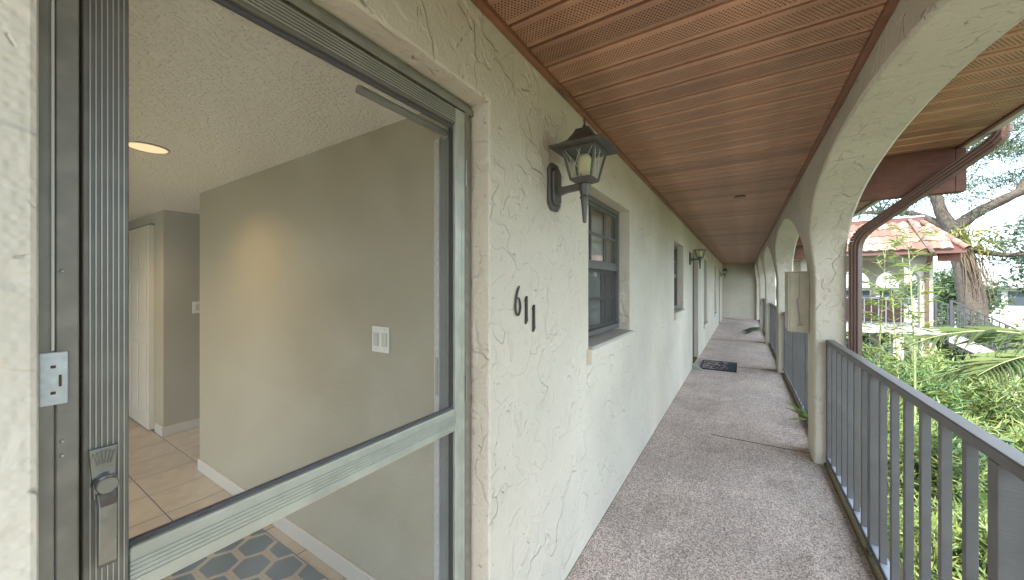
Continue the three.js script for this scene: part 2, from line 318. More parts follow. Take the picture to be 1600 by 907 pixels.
// the arcade: columns with flat elliptical arches between them, inner face leaning in above the springing
const innerX = (y) => 0.505 - 0.072 * sm(1.5, 2.25, y);
const SPR = 1.70, RISE = 0.59;
const arcade = thing('arcade_wall', 'cream stucco arcade of columns and low arches on the open side', 'wall', [0.6, 0, 7]);
{
  const TOP = CEIL + 0.1, E = 0.014, parts = [], q = (pos) => { const g = mesh(pos, [0, 1, 2, 0, 2, 3]); return g; };
  const sheets = { in: [[], []], out: [[], []], intra: [[], []], bev: [[], []] };
  const addGrid = (key, rows) => { const [P, I] = sheets[key], b = P.length / 3, n = rows[0].length; for (const r of rows) for (const v of r) P.push(v.x, v.y, v.z); for (let i = 0; i < rows.length - 1; i++) for (let k = 0; k < n - 1; k++) { const a = b + i * n + k; I.push(a, a + 1, a + n, a + 1, a + n + 1, a + n); } };
  const NY = 14, cols = [DC + 0.02, ...[-1, 0, 1, 2, 3, 4].map((k) => COL + k * BAY)], last = cols.length - 1;
  for (let k = 0; k <= last; k++) {
    const c0 = cols[k], c1 = Math.min(c0 + CW, DE);
    const ys = []; for (let i = 0; i <= 24; i++) ys.push(TOP * i / 24);
    // column faces
    addGrid('in', [c0 + E, c0 + CW / 2, c1 - E].map((d) => ys.map((y) => V(innerX(y), y, d))));
    addGrid('out', [c1 - E, c0 + CW / 2, c0 + E].map((d) => [GND, ...ys].map((y) => V(XO, y, d))));
    if (k === last) continue;
    const a0 = c1, a1 = Math.min(cols[k + 1], DE), hs = (a1 - a0) / 2, mid = (a0 + a1) / 2, NA = 40;
    const rowIn = [], rowOut = [], intra = [], b1 = [], b2 = [];
    for (let i = 0; i <= NA; i++) {
      const th = Math.PI * (1 - i / NA), cx = Math.cos(th), cy = Math.sin(th);
      const d = mid + hs * cx, y = SPR + RISE * cy, dE = mid + (hs + E) * cx, yE = SPR + (RISE + E) * cy;
      const wave = 0.014 * (vnoise(i * 0.7, k * 3 + 50, 4096, 4096, 5) - 0.5);
      rowIn.push(Array.from({ length: NY + 1 }, (_, j) => { const yy = yE + (TOP - yE) * j / NY; return V(innerX(yy), yy, dE); }));
      rowOut.push(Array.from({ length: NY + 1 }, (_, j) => V(XO, yE + (TOP - yE) * j / NY, dE)));
      intra.push([0, 0.25, 0.5, 0.75, 1].map((t) => V(innerX(y) + E + (XO - 2 * E - innerX(y)) * t, y + wave, d)));
      b1.push([V(innerX(yE), yE, dE), V(innerX(y) + E * 0.3, y + E * 0.3 * cy, d + E * 0.3 * cx), V(innerX(y) + E, y + wave, d)]);
      b2.push([V(XO - E, y + wave, d), V(XO, yE, dE)]);
    }
    addGrid('in', rowIn); addGrid('out', rowOut.reverse());
    const jamb = (d, dE, f) => { const yy = Array.from({ length: 13 }, (_, j) => SPR * j / 12); return { i: yy.map((y) => [0, 0.25, 0.5, 0.75, 1].map((t) => V(innerX(y) + E + (XO - 2 * E - innerX(y)) * t, y, d))), a: yy.map((y) => [V(innerX(y), y, dE), V(innerX(y) + E * 0.3, y, d + (dE - d) * 0.3), V(innerX(y) + E, y, d)]), b: yy.map((y) => [V(XO - E, y, d), V(XO, y, dE)]) }; };
    const L = jamb(a0, a0 - E), Rr = jamb(a1, a1 + E);
    addGrid('intra', [...L.i.slice(0, -1), ...intra, ...Rr.i.slice(0, -1).reverse()]);
    addGrid('bev', [...L.a.slice(0, -1), ...b1, ...Rr.a.slice(0, -1).reverse()]);
    addGrid('bev', [...L.b.slice(0, -1), ...b2, ...Rr.b.slice(0, -1).reverse()]);
  }
  for (const k of ['in', 'out', 'intra', 'bev']) parts.push(uvm(mesh(...sheets[k])));
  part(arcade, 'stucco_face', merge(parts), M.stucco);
}
{ // the far end of the walkway
  const w = thing('end_wall', 'plain cream stucco wall closing the far end of the walkway', 'wall', [0, 0, DE]);
  part(w, 'stucco_face', bx(-1.2, 0.9, 0, 2.6, DE, DE + 0.2), M.stuccoPlain);
  part(w, 'base_board', bx(XW + 0.002, 0.5, 0.001, 0.05, DE - 0.012, DE - 0.001), M.carpet);
}
{ // soffit of ribbed perforated panels, inside and outside the arcade
  const s = struct('walkway_ceiling', [0, CEIL, 7]);
  const P = 0.148, prof = [[0.0085, 0.022], [0.0085, 0.004], [0.012, 0], [0.136, 0], [0.1395, 0.004], [0.1395, 0.022]];
  const panel = (x0, x1) => {
    const pos = [], uv = [], NX = 6;
    for (let i = 0; i < prof.length - 1; i++) for (let k = 0; k < NX; k++) {
      const [da, ya] = prof[i], [db, yb] = prof[i + 1], xa = x0 + (x1 - x0) * k / NX, xb = x0 + (x1 - x0) * (k + 1) / NX;
      const c = [[xa, ya, da], [xa, yb, db], [xb, yb, db], [xb, ya, da]];
      for (const t of [0, 2, 1, 0, 3, 2]) { pos.push(c[t][0], c[t][1], -c[t][2]); uv.push(c[t][0], c[t][2]); }
    }
    const g = new THREE.BufferGeometry(); g.setAttribute('position', new THREE.Float32BufferAttribute(pos, 3)); g.setAttribute('uv', new THREE.Float32BufferAttribute(uv, 2)); g.computeVertexNormals(); return g;
  };
  const gi = panel(-0.725, 0.42), go = panel(XO - 0.01, 1.235), R = rng(5);
  const tones = [0.82, 1, 1.16].map((k) => { const m = M.soffit.clone(); m.color.multiplyScalar(k); m.roughness = 0.4 + 0.06 * k; return m; });
  for (let d = 1.111 - P * 13; d < DE - 0.1; d += P) {
    const r = R(), m = tones[r < 0.25 ? 0 : r < 0.8 ? 1 : 2], jit = (R() - 0.5) * 0.0016;
    put(s, 'soffit_panel', gi, m, 0, CEIL + jit, d); put(s, 'soffit_panel', go, m, 0, CEIL + jit, d);
  }
  part(s, 'attic_board', bx(XW - 0.1, 1.24, CEIL + 0.026, CEIL + 0.05, DC, DE), M.attic);
  part(s, 'trim', bx(XW + 0.001, XW + 0.03, CEIL - 0.02, CEIL + 0.004, DC, DE, 0.003), M.soffitTrim);
  part(s, 'trim', bx(0.405, 0.4325, CEIL - 0.02, CEIL + 0.004, DC, DE, 0.003), M.soffitTrim);
  part(s, 'trim', bx(XO + 0.001, XO + 0.02, CEIL - 0.014, CEIL + 0.004, DC, DE, 0.003), M.soffitTrim);
  part(s, 'soffit_vent', new THREE.CylinderGeometry(0.05, 0.056, 0.012, 20).translate(-0.02, CEIL - 0.004, -4.55), M.soffitTrim);
}
{ // roof over the units and the walkway
  const r = thing('building_roof', 'flat roof deck and eave gutter above the walkway', 'roof', [-2, CEIL + 0.1, 7]);
  part(r, 'roof_deck', merge([bx(-8.2, XI - 0.001, CEIL + 0.1, CEIL + 0.45, D0 - 0.1, DE + 0.6), bx(XI, 1.235, CEIL + 0.1, CEIL + 0.45, DC - 0.1, DE + 0.6)]), M.metalFascia);
  part(r, 'eave_edge', bx(1.236, 1.262, CEIL - 0.012, CEIL + 0.2, DC - 0.1, DE + 0.6, 0.003), M.metalFascia);
  part(r, 'gutter', bx(1.2625, 1.325, CEIL + 0.004, CEIL + 0.12, DC - 0.1, DE + 0.6, 0.01), M.gutter);
}
{ const p = struct('added_bounce_slab', [1.6, GND, 8]); part(p, 'concrete', bx(1.0, 2.0, GND - 0.06, GND + 0.03, -8, 17), M.deck); }  // pale slab added below the walkway to bounce sunlight up under the eave
// lookout beams under the eave, one at each column
for (let k = 0; k < 4; k++) {
  const d = 3.71 + k * BAY, b = thing('lookout_beam', ['red-brown wooden beam under the eave at the nearest column, above the downspout', 'red-brown wooden eave beam at the second column', 'red-brown wooden eave beam at the third column', 'red-brown wooden eave beam at the farthest column'][k], 'beam', [XO, 2.12, d], 'wooden eave beams');
  part(b, 'beam', bx(XO + 0.001, 1.228, 2.12, CEIL - 0.001, d, d + 0.09, 0.004), M.beam);
  part(b, 'beam_end', bx(1.2285, 1.28, 2.12, CEIL - 0.014, d, d + 0.09, 0.004), M.beam);
}

// ---------------------------------------------------------------- the foyer behind the screen door
const FC = 2.22, DW = 1.1;
{
  const fl = struct('foyer_floor', [-3, 0, 0]);
  part(fl, 'grout_bed', bx(-6.4, XI, -0.18, -0.006, -1.72, 4.2), M.grout);
  const T = 0.365, tg = new RoundedBoxGeometry(T - 0.008, 0.02, T - 0.008, 1, 0.0025), R = rng(12);
  const tcol = [[0.50, 0.385, 0.25], [0.53, 0.41, 0.275], [0.47, 0.36, 0.235]].map((c) => std(...c, 0.42, { map: per(mottle, 0.5) }));
  uvm(tg);
  for (let i = 0; i < 15; i++) for (let k = -7; k < 9; k++) {
    const x = -2.06 - (i - 3) * T + T / 2, d = 0.77 + k * T + T / 2;
    if (x > XI - 0.16 || d < -1.5 || (d > 1.2 && (x > -3.4 || x < -5))) continue;
    put(fl, 'floor_tile', tg, tcol[Math.floor(R() * 3)], x, -0.0106, d);
  }
  part(fl, 'door_sill', bx(XI - 0.02, XW - 0.01, -0.18, 0.018, 0.066, 1.024, 0.006), M.alu2);
  const c = struct('foyer_ceiling', [-3, FC, 0]);
  part(c, 'textured_board', bx(-6.4, XI - 0.001, FC, FC + 0.12, -1.72, 4.2), M.ceilIn);
  const w = struct('foyer_wall', [-3, 0, 1]);
  part(w, 'wall_panel', bx(-3.676, XI - 0.001, 0.0005, FC - 0.0005, DW, DW + 0.12), M.wallIn);
  part(w, 'wall_panel', bx(-3.676, -3.556, 0.0005, FC - 0.0005, DW + 0.1205, 4.2), M.wallIn);
  part(w, 'wall_panel', bx(-4.9, -4.78, 0.0005, FC - 0.0005, 1.15, 4.2), M.wallIn);
  part(w, 'wall_panel', bx(-4.78, -3.676, 0.0005, FC - 0.0005, 4.08, 4.2), M.wallIn);
  part(w, 'wall_panel', bx(-6.2, -4.9005, 0.0005, FC - 0.0005, 1.15, 1.27), M.wallIn);
  part(w, 'wall_panel', bx(-6.35, -6.2005, 0.0005, FC - 0.0005, -1.72, 1.3), M.wallIn);
  // unseen side wall; wide opening added to light the foyer from outside
  part(w, 'wall_panel', bx(-6.2, XI - 0.001, 0.0005, 0.25, -1.72, -1.6), M.wallIn);
  part(w, 'wall_panel', bx(-6.2, XI - 0.001, 2.1, FC - 0.0005, -1.72, -1.6), M.wallIn);
  part(w, 'wall_panel', bx(-6.2, -5.2, 0.251, 2.0995, -1.72, -1.6), M.wallIn);
  part(w, 'wall_panel', bx(-1.8, XI - 0.001, 0.251, 2.0995, -1.72, -1.6), M.wallIn);
  for (const [x0, x1, d0, d1] of [[-3.676, XI - 0.06, DW - 0.014, DW - 0.0005], [-4.7795, -4.766, 1.15, 4.0], [-5.0, -4.766, 1.136, 1.1495], [-6.19, -6.02, 1.136, 1.1495]])
    part(w, 'baseboard', bx(x0, x1, 0.001, 0.09, d0, d1, 0.004), M.whiteTrim);
  part(w, 'door_casing', bx(-6.1995, -6.17, 0.001, 2.1, 0.9, 1.13), M.whiteTrim);
  // rooms behind the other windows stay dark: back and party walls
  part(w, 'party_wall', bx(-3.5, -3.4, 0, 2.4, 1.3, DE), M.wallIn);
  part(w, 'party_wall', bx(-3.4, XI - 0.001, 0, 2.4, 1.24, 1.3), M.wallIn);
  part(w, 'party_wall', bx(-3.4, XI - 0.001, 0, 2.4, 4.5, 4.56), M.wallIn);
  part(w, 'party_wall', bx(-3.4, XI - 0.001, 0, 2.4, 11.6, 11.66), M.wallIn);
  part(w, 'room_floor', bx(-3.4, XI - 0.001, -0.1, -0.001, 1.3, DE), M.carpet);
  part(w, 'room_ceiling', bx(-3.4, XI - 0.001, 2.4, 2.5, 1.3, DE), M.wallIn);
  // closet door with raised panels
  const cd = thing('closet_door', 'cream six-panel closet door at the back of the foyer', 'door', [-5.5, 0, 1.14]);
  part(cd, 'door_leaf', bx(-5.96, -5.06, 0.015, 2.09, 1.105, 1.1495, 0.003), M.doorIn);
  for (let i = 0; i < 3; i++) for (const [y0, y1] of [[0.18, 0.88], [1.08, 1.55], [1.65, 1.98]]) { const x0 = -5.9 + i * 0.28; part(cd, 'door_panel', bx(x0, x0 + 0.22, y0, y1, 1.0955, 1.1045, 0.004), M.doorIn); }
  part(cd, 'top_track', bx(-5.98, -5.04, 2.092, 2.108, 1.12, 1.1495), M.vinyl);
}
function downlight(x, d, label) {
  const l = thing('recessed_downlight', label, 'ceiling light', [x, FC, d]);
  part(l, 'trim_ring', new THREE.TorusGeometry(0.084, 0.006, 8, 32).rotateX(Math.PI / 2).translate(x, FC - 0.002, -d), M.lead);
  part(l, 'glowing_lens', new THREE.CylinderGeometry(0.079, 0.079, 0.004, 28).translate(x, FC - 0.003, -d), std(0.6, 0.4, 0.25, 0.6, { emissive: new THREE.Color(1, 0.62, 0.34), emissiveIntensity: 0.27 }));
  const s = new THREE.SpotLight(new THREE.Color(1, 0.72, 0.42), 0.65, 0, 1.25, 1, 2);
  s.position.set(0, -0.02, 0); s.target.position.set(0, -2, 0); s.castShadow = true; s.shadow.radius = 3; l.add(s, s.target);
}
downlight(-2.69, 0.584, 'round recessed ceiling light glowing warm in the foyer ceiling');
downlight(-4.55, 0.62, 'second recessed ceiling light, near the closet door');
function switchPlate(name, label, x0, x1, y0, y1, d, n) {
  const s = thing(name, label, 'light switch', [(x0 + x1) / 2, y0, d]);
  part(s, 'cover_plate', bx(x0, x1, y0, y1, d - 0.007, d - 0.0002, 0.002), M.plate);
  for (let i = 0; i < n; i++) { const c = x0 + (x1 - x0) * (i + 0.5) / n; part(s, 'rocker', bx(c - 0.017, c + 0.017, y0 + 0.028, y1 - 0.028, d - 0.011, d - 0.0072, 0.0015), M.whiteTrim); for (const yy of [y0 + 0.012, y1 - 0.014]) part(s, 'screw', bx(c - 0.002, c + 0.002, yy, yy + 0.004, d - 0.0082, d - 0.0072), M.rod); }
}
switchPlate('light_switch', 'white double rocker light switch on the foyer side wall', -1.487, -1.366, 1.166, 1.286, DW, 2);
{
  const s = thing('light_switch', 'small white single light switch on the far foyer wall', 'light switch', [-4.78, 1.2, 1.42]);
  part(s, 'cover_plate', bx(-4.7798, -4.773, 1.19, 1.31, 1.37, 1.45, 0.002), M.plate); part(s, 'rocker', bx(-4.7728, -4.769, 1.218, 1.282, 1.393, 1.427, 0.001), M.whiteTrim);
}
{ // rug with a trellis weave
  const cv = document.createElement('canvas'); cv.width = 1024; cv.height = 1024; const c = cv.getContext('2d');   // 1.3 m along x, 0.86 m along d
  const sx = 1024 / 1.3, sy = 1024 / 0.86, px = 0.157, py = 0.172, R = rng(3);
  c.fillStyle = '#9d8b70'; c.fillRect(0, 0, 1024, 1024);
  for (let i = -1; i < 9; i++) for (let j = -1; j < 8; j++) {   // slate cells in staggered rows
    const ox = i * px, oy = (j + (i % 2 ? 0.5 : 0)) * py, P = [];
    for (const [p, q] of [[-0.078, 0], [-0.046, -0.064], [0.046, -0.064], [0.078, 0], [0.046, 0.064], [-0.046, 0.064]]) P.push([(ox + p + (R() - 0.5) * 0.006) * sx, (oy + q + (R() - 0.5) * 0.006) * sy]);
    c.fillStyle = c.strokeStyle = '#263a43'; c.lineJoin = 'round'; c.lineWidth = 13; c.beginPath(); P.forEach((p, k) => (k ? c.lineTo(...p) : c.moveTo(...p))); c.closePath(); c.fill(); c.stroke();
  }
  c.strokeStyle = '#6f604a'; c.lineWidth = 4; c.setLineDash([14, 26, 9, 34]);
  for (let i = -1; i < 9; i++) for (let j = -1; j < 8; j++) { const ox = i * px, oy = (j + (i % 2 ? 0.5 : 0)) * py; c.beginPath(); c.moveTo((ox - 0.05) * sx, (oy + py / 2) * sy); c.lineTo((ox + 0.05) * sx, (oy + py / 2) * sy); c.stroke(); }
  for (let i = 0; i < 26000; i++) { c.fillStyle = R() > 0.5 ? 'rgba(20,28,32,0.10)' : 'rgba(220,215,200,0.07)'; c.fillRect(R() * 1024, R() * 1024, 5, 2); }
  c.setLineDash([]); c.strokeStyle = '#26363d'; c.lineWidth = 12; c.strokeRect(4, 4, 1016, 1016);
  const t = new THREE.CanvasTexture(cv); t.colorSpace = THREE.SRGBColorSpace;
  const r = thing('foyer_rug', 'slate blue rug with beige trellis pattern on the foyer tiles', 'rug', [-1.8, 0, 0.6]);
  const g = new RoundedBoxGeometry(1.3, 0.012, 0.86, 2, 0.005), uv = g.attributes.uv, p = g.attributes.position;
  for (let i = 0; i < p.count; i++) uv.setXY(i, p.getX(i) / 1.3 + 0.5, 0.5 - p.getZ(i) / 0.86);
  part(r, 'woven_rug', g.translate(-1.823, 0.0065, -0.602), new THREE.MeshStandardMaterial({ map: t, roughness: 0.95, bumpMap: per(carpetBump, 0.3), bumpScale: 0.003 }));
}

// ---------------------------------------------------------------- door frames and the screen door
{
  const f = part(facade, 'door_frame', merge([
    bx(-0.90, -0.802, 0.018, 2.086, 0.066, 0.0815, 0.003), bx(-0.90, -0.808, 0.018, 2.086, 0.0822, 0.1045, 0.003),
    bx(-0.90, -0.815, 0.018, 2.086, 0.976, 0.9985, 0.003), bx(-0.90, -0.826, 0.018, 2.086, 0.999, 1.024, 0.004),
    bx(-0.90, -0.815, 2.0865, 2.108, 0.066, 1.024, 0.003), bx(-0.90, -0.826, 2.1085, 2.126, 0.066, 1.024, 0.003)]), M.aluFrame);
  const R = rng(9);
  part(f, 'bare_edge', bx(-0.8015, -0.7995, 1.39, 2.08, 0.0785, 0.0812), M.gutter);
  part(f, 'strike_plate', bx(-0.8015, -0.7965, 1.315, 1.388, 0.0675, 0.093, 0.002), M.strike);
  for (const y of [1.332, 1.368]) part(f, 'screw_hole', bx(-0.7968, -0.7957, y - 0.002, y + 0.002, 0.0775, 0.082, 0.0004), M.rust);
  part(f, 'rust_mark', bx(-0.7968, -0.7959, 1.340, 1.356, 0.0845, 0.0872, 0.0003), M.rust);
  for (const y of [1.29, 1.53, 1.27]) part(f, 'screw', new THREE.SphereGeometry(0.0028, 10, 6).translate(-0.808, y - 0.03, -0.0888), M.aluBare);
  // jamb of the inner door
  part(f, 'inner_jamb', bx(-1.02, -0.992, 0.018, 2.05, 1.03, 1.0995, 0.003), M.jambWhite);
  part(f, 'weather_strip', bx(-0.9918, -0.905, 0.018, 2.06, 1.035, 1.099, 0.004), M.weather);
  part(f, 'lock_plate', bx(-1.012, -0.998, 1.05, 1.20, 1.0275, 1.0298, 0.0008), M.handle);
}
const sd = thing('screen_door', 'closed grey aluminium screen door with ribbed stile and lever handle', 'screen door', [-0.82, 0.02, 0.54]);
{
  const XF = -0.812, XB = -0.845, a0 = 0.1075, a1 = 0.1556, b0 = 0.922, b1 = 0.9715, hy0 = 2.02, hy1 = 2.078;
  const ls = part(sd, 'stile', bx(XB, XF, 0.03, hy1, a0, a1, 0.003), M.alu, 'ribbed grey stile on the handle side');
  for (let i = 0; i < 7; i++) { const d = a0 + 0.0075 + i * 0.0058; part(ls, 'rib', bx(XF - 0.001, XF + 0.0016, 0.04, hy1 - 0.01, d - 0.0006, d + 0.0006), M.aluBare); }
  const rs = part(sd, 'stile', bx(XB, XF, 0.03, hy1, b0, b1, 0.004), M.alu2);
  part(rs, 'stile_edge', bx(XF - 0.002, XF + 0.002, 0.04, hy0, b0 + 0.03, b1 - 0.004, 0.0015), M.alu2);
  const hr = part(sd, 'head_rail', bx(XB, XF - 0.001, hy0, hy1 - 0.001, a1 + 0.0005, b0 - 0.0005, 0.003), M.alu);
  for (let i = 0; i < 6; i++) part(hr, 'rib', bx(XF - 0.002, XF + 0.0015, hy0 + 0.010 + i * 0.0075, hy0 + 0.0125 + i * 0.0075, a1 + 0.001, b0 - 0.001), M.alu2);
  const mr = part(sd, 'mid_rail', bx(XB, XF - 0.001, 0.99, 1.065, a1 + 0.0005, b0 - 0.0005, 0.004), M.alu2);
  for (let i = 0; i < 5; i++) part(mr, 'rib', bx(XF - 0.002, XF + 0.0012, 1.012 + i * 0.0072, 1.0145 + i * 0.0072, a1 + 0.001, b0 - 0.001), M.alu2);
  part(sd, 'bottom_rail', bx(XB, XF - 0.001, 0.03, 0.17, a1 + 0.0005, b0 - 0.0005, 0.004), M.alu2);
  part(sd, 'screen_panel', new THREE.PlaneGeometry(b0 - a1, hy0 - 1.065).rotateY(Math.PI / 2).translate(-0.836, (hy0 + 1.065) / 2, -(a1 + b0) / 2), M.screen);
  part(sd, 'screen_panel', new THREE.PlaneGeometry(b0 - a1, 0.82).rotateY(Math.PI / 2).translate(-0.836, 0.58, -(a1 + b0) / 2), M.screen);
  // vinyl spline round the openings
  for (const [y0, y1, e0, e1] of [[1.0652, 1.0715, a1 + 0.001, b0 - 0.001], [hy0 - 0.010, hy0 - 0.0004, a1 + 0.001, b0 - 0.001], [1.072, hy0 - 0.011, b0 - 0.012, b0 - 0.0006], [0.18, 0.989, b0 - 0.012, b0 - 0.0006]]) part(sd, 'spline', bx(-0.834, -0.823, y0, y1, e0, e1, 0.002), e1 - e0 > 0.5 ? M.spline : M.vinyl);
  // closer tube behind the head rail
  const cl = part(sd, 'closer', new THREE.CylinderGeometry(0.012, 0.012, 0.34, 16).rotateX(Math.PI / 2).translate(-0.868, hy0 - 0.014, -0.765), M.alu);
  part(cl, 'bracket', bx(-0.885, -0.846, hy0 - 0.03, hy0 + 0.01, 0.93, 0.95, 0.003), M.handle);
  for (const y of [1.87, 1.12, 0.3]) part(sd, 'hinge', new THREE.CylinderGeometry(0.004, 0.004, 0.09, 10).translate(-0.809, y, -0.9738), M.handle);
  // handle: sunburst plate, push button, drooping lever
  const h = part(sd, 'handle', plate([[0.1125, 1.238], [0.1425, 1.238], [0.1385, 1.163], [0.1175, 1.163]], XF + 0.0018, XF + 0.0085, 0.002), M.handle);
  for (let i = 0; i < 6; i++) { const a = (-0.34 + i * 0.136); part(h, 'sunburst_rib', plate([[-0.0006, 0.026], [0.0006, 0.026], [0.001, 0.044], [-0.001, 0.044]].map(([u, v]) => [0.1277 + u * Math.cos(a) + v * Math.sin(a) * 0.75, 1.189 + v * Math.cos(a) - u * Math.sin(a)]), XF + 0.008, XF + 0.0104), M.alu); }
  const cyl = (r0, r1, x0, x1) => new THREE.CylinderGeometry(r0, r1, x1 - x0, 24).rotateZ(-Math.PI / 2).translate((x0 + x1) / 2, 1.187, -0.1282);
  part(h, 'push_button', merge([cyl(0.0125, 0.014, XF + 0.008, XF + 0.016), cyl(0.0105, 0.0105, XF + 0.016, XF + 0.019), cyl(0.0118, 0.0118, XF + 0.019, XF + 0.0275), cyl(0.0105, 0.0118, XF + 0.0275, XF + 0.029)]), M.handle);
  const lv = new THREE.Shape(); // lever side profile in (x, y)
  lv.moveTo(0.002, 1.172); lv.lineTo(0.018, 1.172); lv.lineTo(0.030, 1.158); lv.lineTo(0.027, 1.075); lv.lineTo(0.021, 1.068); lv.lineTo(0.019, 1.078); lv.lineTo(0.021, 1.15); lv.lineTo(0.012, 1.162); lv.lineTo(0.002, 1.162);
  part(h, 'lever', uvm(new THREE.ExtrudeGeometry(lv, { depth: 0.016, bevelEnabled: true, bevelSize: 0.0015, bevelThickness: 0.0015, bevelSegments: 2 }).translate(XF, 0, -0.1365)), M.handle);
  part(sd, 'inside_latch', bx(-0.872, -0.846, 1.176, 1.215, 0.148, 0.16, 0.004), M.vinyl);
}
for (const [i, [a, b]] of doors.entries()) {   // the other two unit doors
  if (!i) continue;
  const l = part(facade, 'entry_door', bx(-0.88, -0.84, 0.03, 2.06, a + 0.05, b - 0.05, 0.004), M.doorOut);
  part(l, 'frame', merge([bx(-0.9, -0.82, 0.002, 2.12, a + 0.002, a + 0.049), bx(-0.9, -0.82, 0.002, 2.12, b - 0.049, b - 0.002), bx(-0.9, -0.82, 2.061, 2.12, a + 0.05, b - 0.05)]), M.aluFrame);
  part(l, 'threshold', bx(-0.94, -0.76, 0.002, 0.03, a + 0.003, b - 0.003, 0.006), M.curb);
}

// ---------------------------------------------------------------- numerals, wall lamps, mat
{
  const dz = (p) => p;
  const six = thing('house_numeral', 'dark metal numeral 6 on the stucco beside the screen door', 'house number', [XW, 1.357, 1.203], 'unit number 611');
  const p6 = [[0.012, 0.058], [0.002, 0.045], [-0.009, 0.022], [-0.0155, -0.004], [-0.0165, -0.028], [-0.011, -0.048], [0.0, -0.056], [0.012, -0.049], [0.019, -0.03], [0.0175, -0.008], [0.008, 0.010], [-0.002, 0.0125]];
  const rr = [0.0028, 0.0045, 0.0045, 0.0045, 0.0045, 0.004, 0.004, 0.004, 0.0045, 0.0042, 0.0035, 0.003];
  const g6 = limb(p6.map(([d, y]) => V(XW + 0.007, 1.418 + y, 1.204 + d)), rr, 8);
  part(six, 'numeral', g6, M.digit);
  for (const [d, y, l] of [[1.272, 1.378, 'dark metal numeral 1 in the middle of the unit number'], [1.334, 1.340, 'dark metal numeral 1 at the lower end of the unit number']]) {
    const o = thing('house_numeral', l, 'house number', [XW, y - 0.055, d], 'unit number 611');
    part(o, 'numeral', plate([[-0.006, -0.056], [0.0095, -0.040], [0.0062, -0.030], [0.0052, 0.03], [0.0058, 0.055], [0.0015, 0.058], [-0.009, 0.040], [-0.004, 0.036], [-0.0045, -0.030]].map(([a, b]) => [d + a, y + b]), XW + 0.001, XW + 0.011, 0.002), M.digit);
  }
}
function wallLamp(y0, d, label, closed) {   // y0: foot of the hanging tail
  const o = thing('wall_lantern', label, 'wall lamp', [XW, y0, d], 'walkway wall lanterns');
  const cy = y0 + 0.178, X = XW + 0.158;   // lantern axis
  const oct = (w, h, c) => [[-w, -h + c], [-w + c, -h], [w - c, -h], [w, -h + c], [w, h - c], [w - c, h], [-w + c, h], [-w, h - c]].map(([a, b]) => [d + a, cy + b]);
  part(o, 'back_plate', merge([plate(oct(0.058, 0.108, 0.03), XW + 0.001, XW + 0.018, 0.004), plate(oct(0.042, 0.085, 0.02), XW + 0.0165, XW + 0.03, 0.006)]), M.lamp);
  const arm = new THREE.Shape([[0.028, -0.03], [0.028, 0.016], [0.06, 0.006], [0.15, 0.012], [0.15, -0.014], [0.075, -0.018]].map(([a, b]) => new THREE.Vector2(XW + a, cy - 0.012 + b)));
  part(o, 'arm', uvm(new THREE.ExtrudeGeometry(arm, { depth: 0.018, bevelEnabled: true, bevelSize: 0.002, bevelThickness: 0.002, bevelSegments: 1 }).translate(0, 0, -d - 0.009)), M.lamp);
  part(o, 'tail', uvm(new THREE.LatheGeometry([[0.001, 0], [0.007, 0.002], [0.008, 0.01], [0.0165, 0.105], [0.0175, 0.108], [0.021, 0.109], [0.021, 0.116], [0.017, 0.118], [0.019, 0.128], [0.026, 0.168], [0.026, 0.174], [0.001, 0.174]].map(([a, b]) => new THREE.Vector2(a, b)), 20).translate(X, y0, -d)), M.lamp);
  // four-sided lantern: narrow foot, wide top
  const yb = y0 + 0.19, yt = y0 + 0.315, wb = 0.046, wt = 0.073, q = Math.SQRT2;
  const fru = (r0, r1, a, b) => new THREE.CylinderGeometry(r1 * q, r0 * q, b - a, 4, 1).rotateY(Math.PI / 4).toNonIndexed();
  const pyr = (r0, r1, a, b) => { const g = fru(r0, r1, a, b); g.computeVertexNormals(); return uvm(g.translate(X, (a + b) / 2, -d)); };
  const foot = part(o, 'lantern_foot', merge([pyr(0.02, wb + 0.004, y0 + 0.172, yb - 0.004), pyr(wb + 0.004, wb + 0.004, yb - 0.004, yb + 0.004)]), M.lamp);
  const corner = (sx, sz) => limb([new THREE.Vector3(X + sx * wb, yb, -d + sz * wb), new THREE.Vector3(X + sx * (wb + wt) / 2, (yb + yt) / 2, -d + sz * (wb + wt) / 2), new THREE.Vector3(X + sx * wt, yt, -d + sz * wt)], [0.0055, 0.0055], 6);
  for (const [sx, sz] of [[1, 1], [1, -1], [-1, 1], [-1, -1]]) part(o, 'corner_bar', corner(sx, sz), M.lamp);
  part(o, 'top_rim', merge([[1, 0], [-1, 0], [0, 1], [0, -1]].map(([a, b]) => { const g = new THREE.BoxGeometry(a ? 0.012 : 2 * wt - 0.012, 0.01, b ? 0.012 : 2 * wt + 0.012); return uvm(g.translate(X + a * wt, yt, -d + b * wt)); })), M.lamp);
  for (const [a, b] of [[1, 0], [-1, 0], [0, 1], [0, -1]]) {
    const pt = (s, t) => { const w = wb + (wt - wb) * t - 0.001; return [X + (a ? a * w : s * w), yb + (yt - yb) * t, -d + (b ? b * w : s * w)]; };
    const g = mesh([...pt(-1, 0), ...pt(1, 0), ...pt(1, 1), ...pt(-1, 1)], a > 0 || b < 0 ? [0, 2, 1, 0, 3, 2] : [0, 1, 2, 0, 2, 3]);
    const pn = part(o, 'pane', uvm(g), M.lampGlass);
    if (closed) { const ln = []; for (const [s0, t0, s1, t1] of [[-0.9, 1, 0.35, 0.05], [0.9, 1, -0.35, 0.05], [-0.15, 1, 0.85, 0.1], [0.15, 1, -0.85, 0.1]]) { const A = new THREE.Vector3(...pt(s0, t0)), B = new THREE.Vector3(...pt(s1, t1)); ln.push(limb([A, A.clone().lerp(B, 0.5), B], [0.0012, 0.0012], 4)); } part(pn, 'leading', merge(ln), M.lead); }
  }
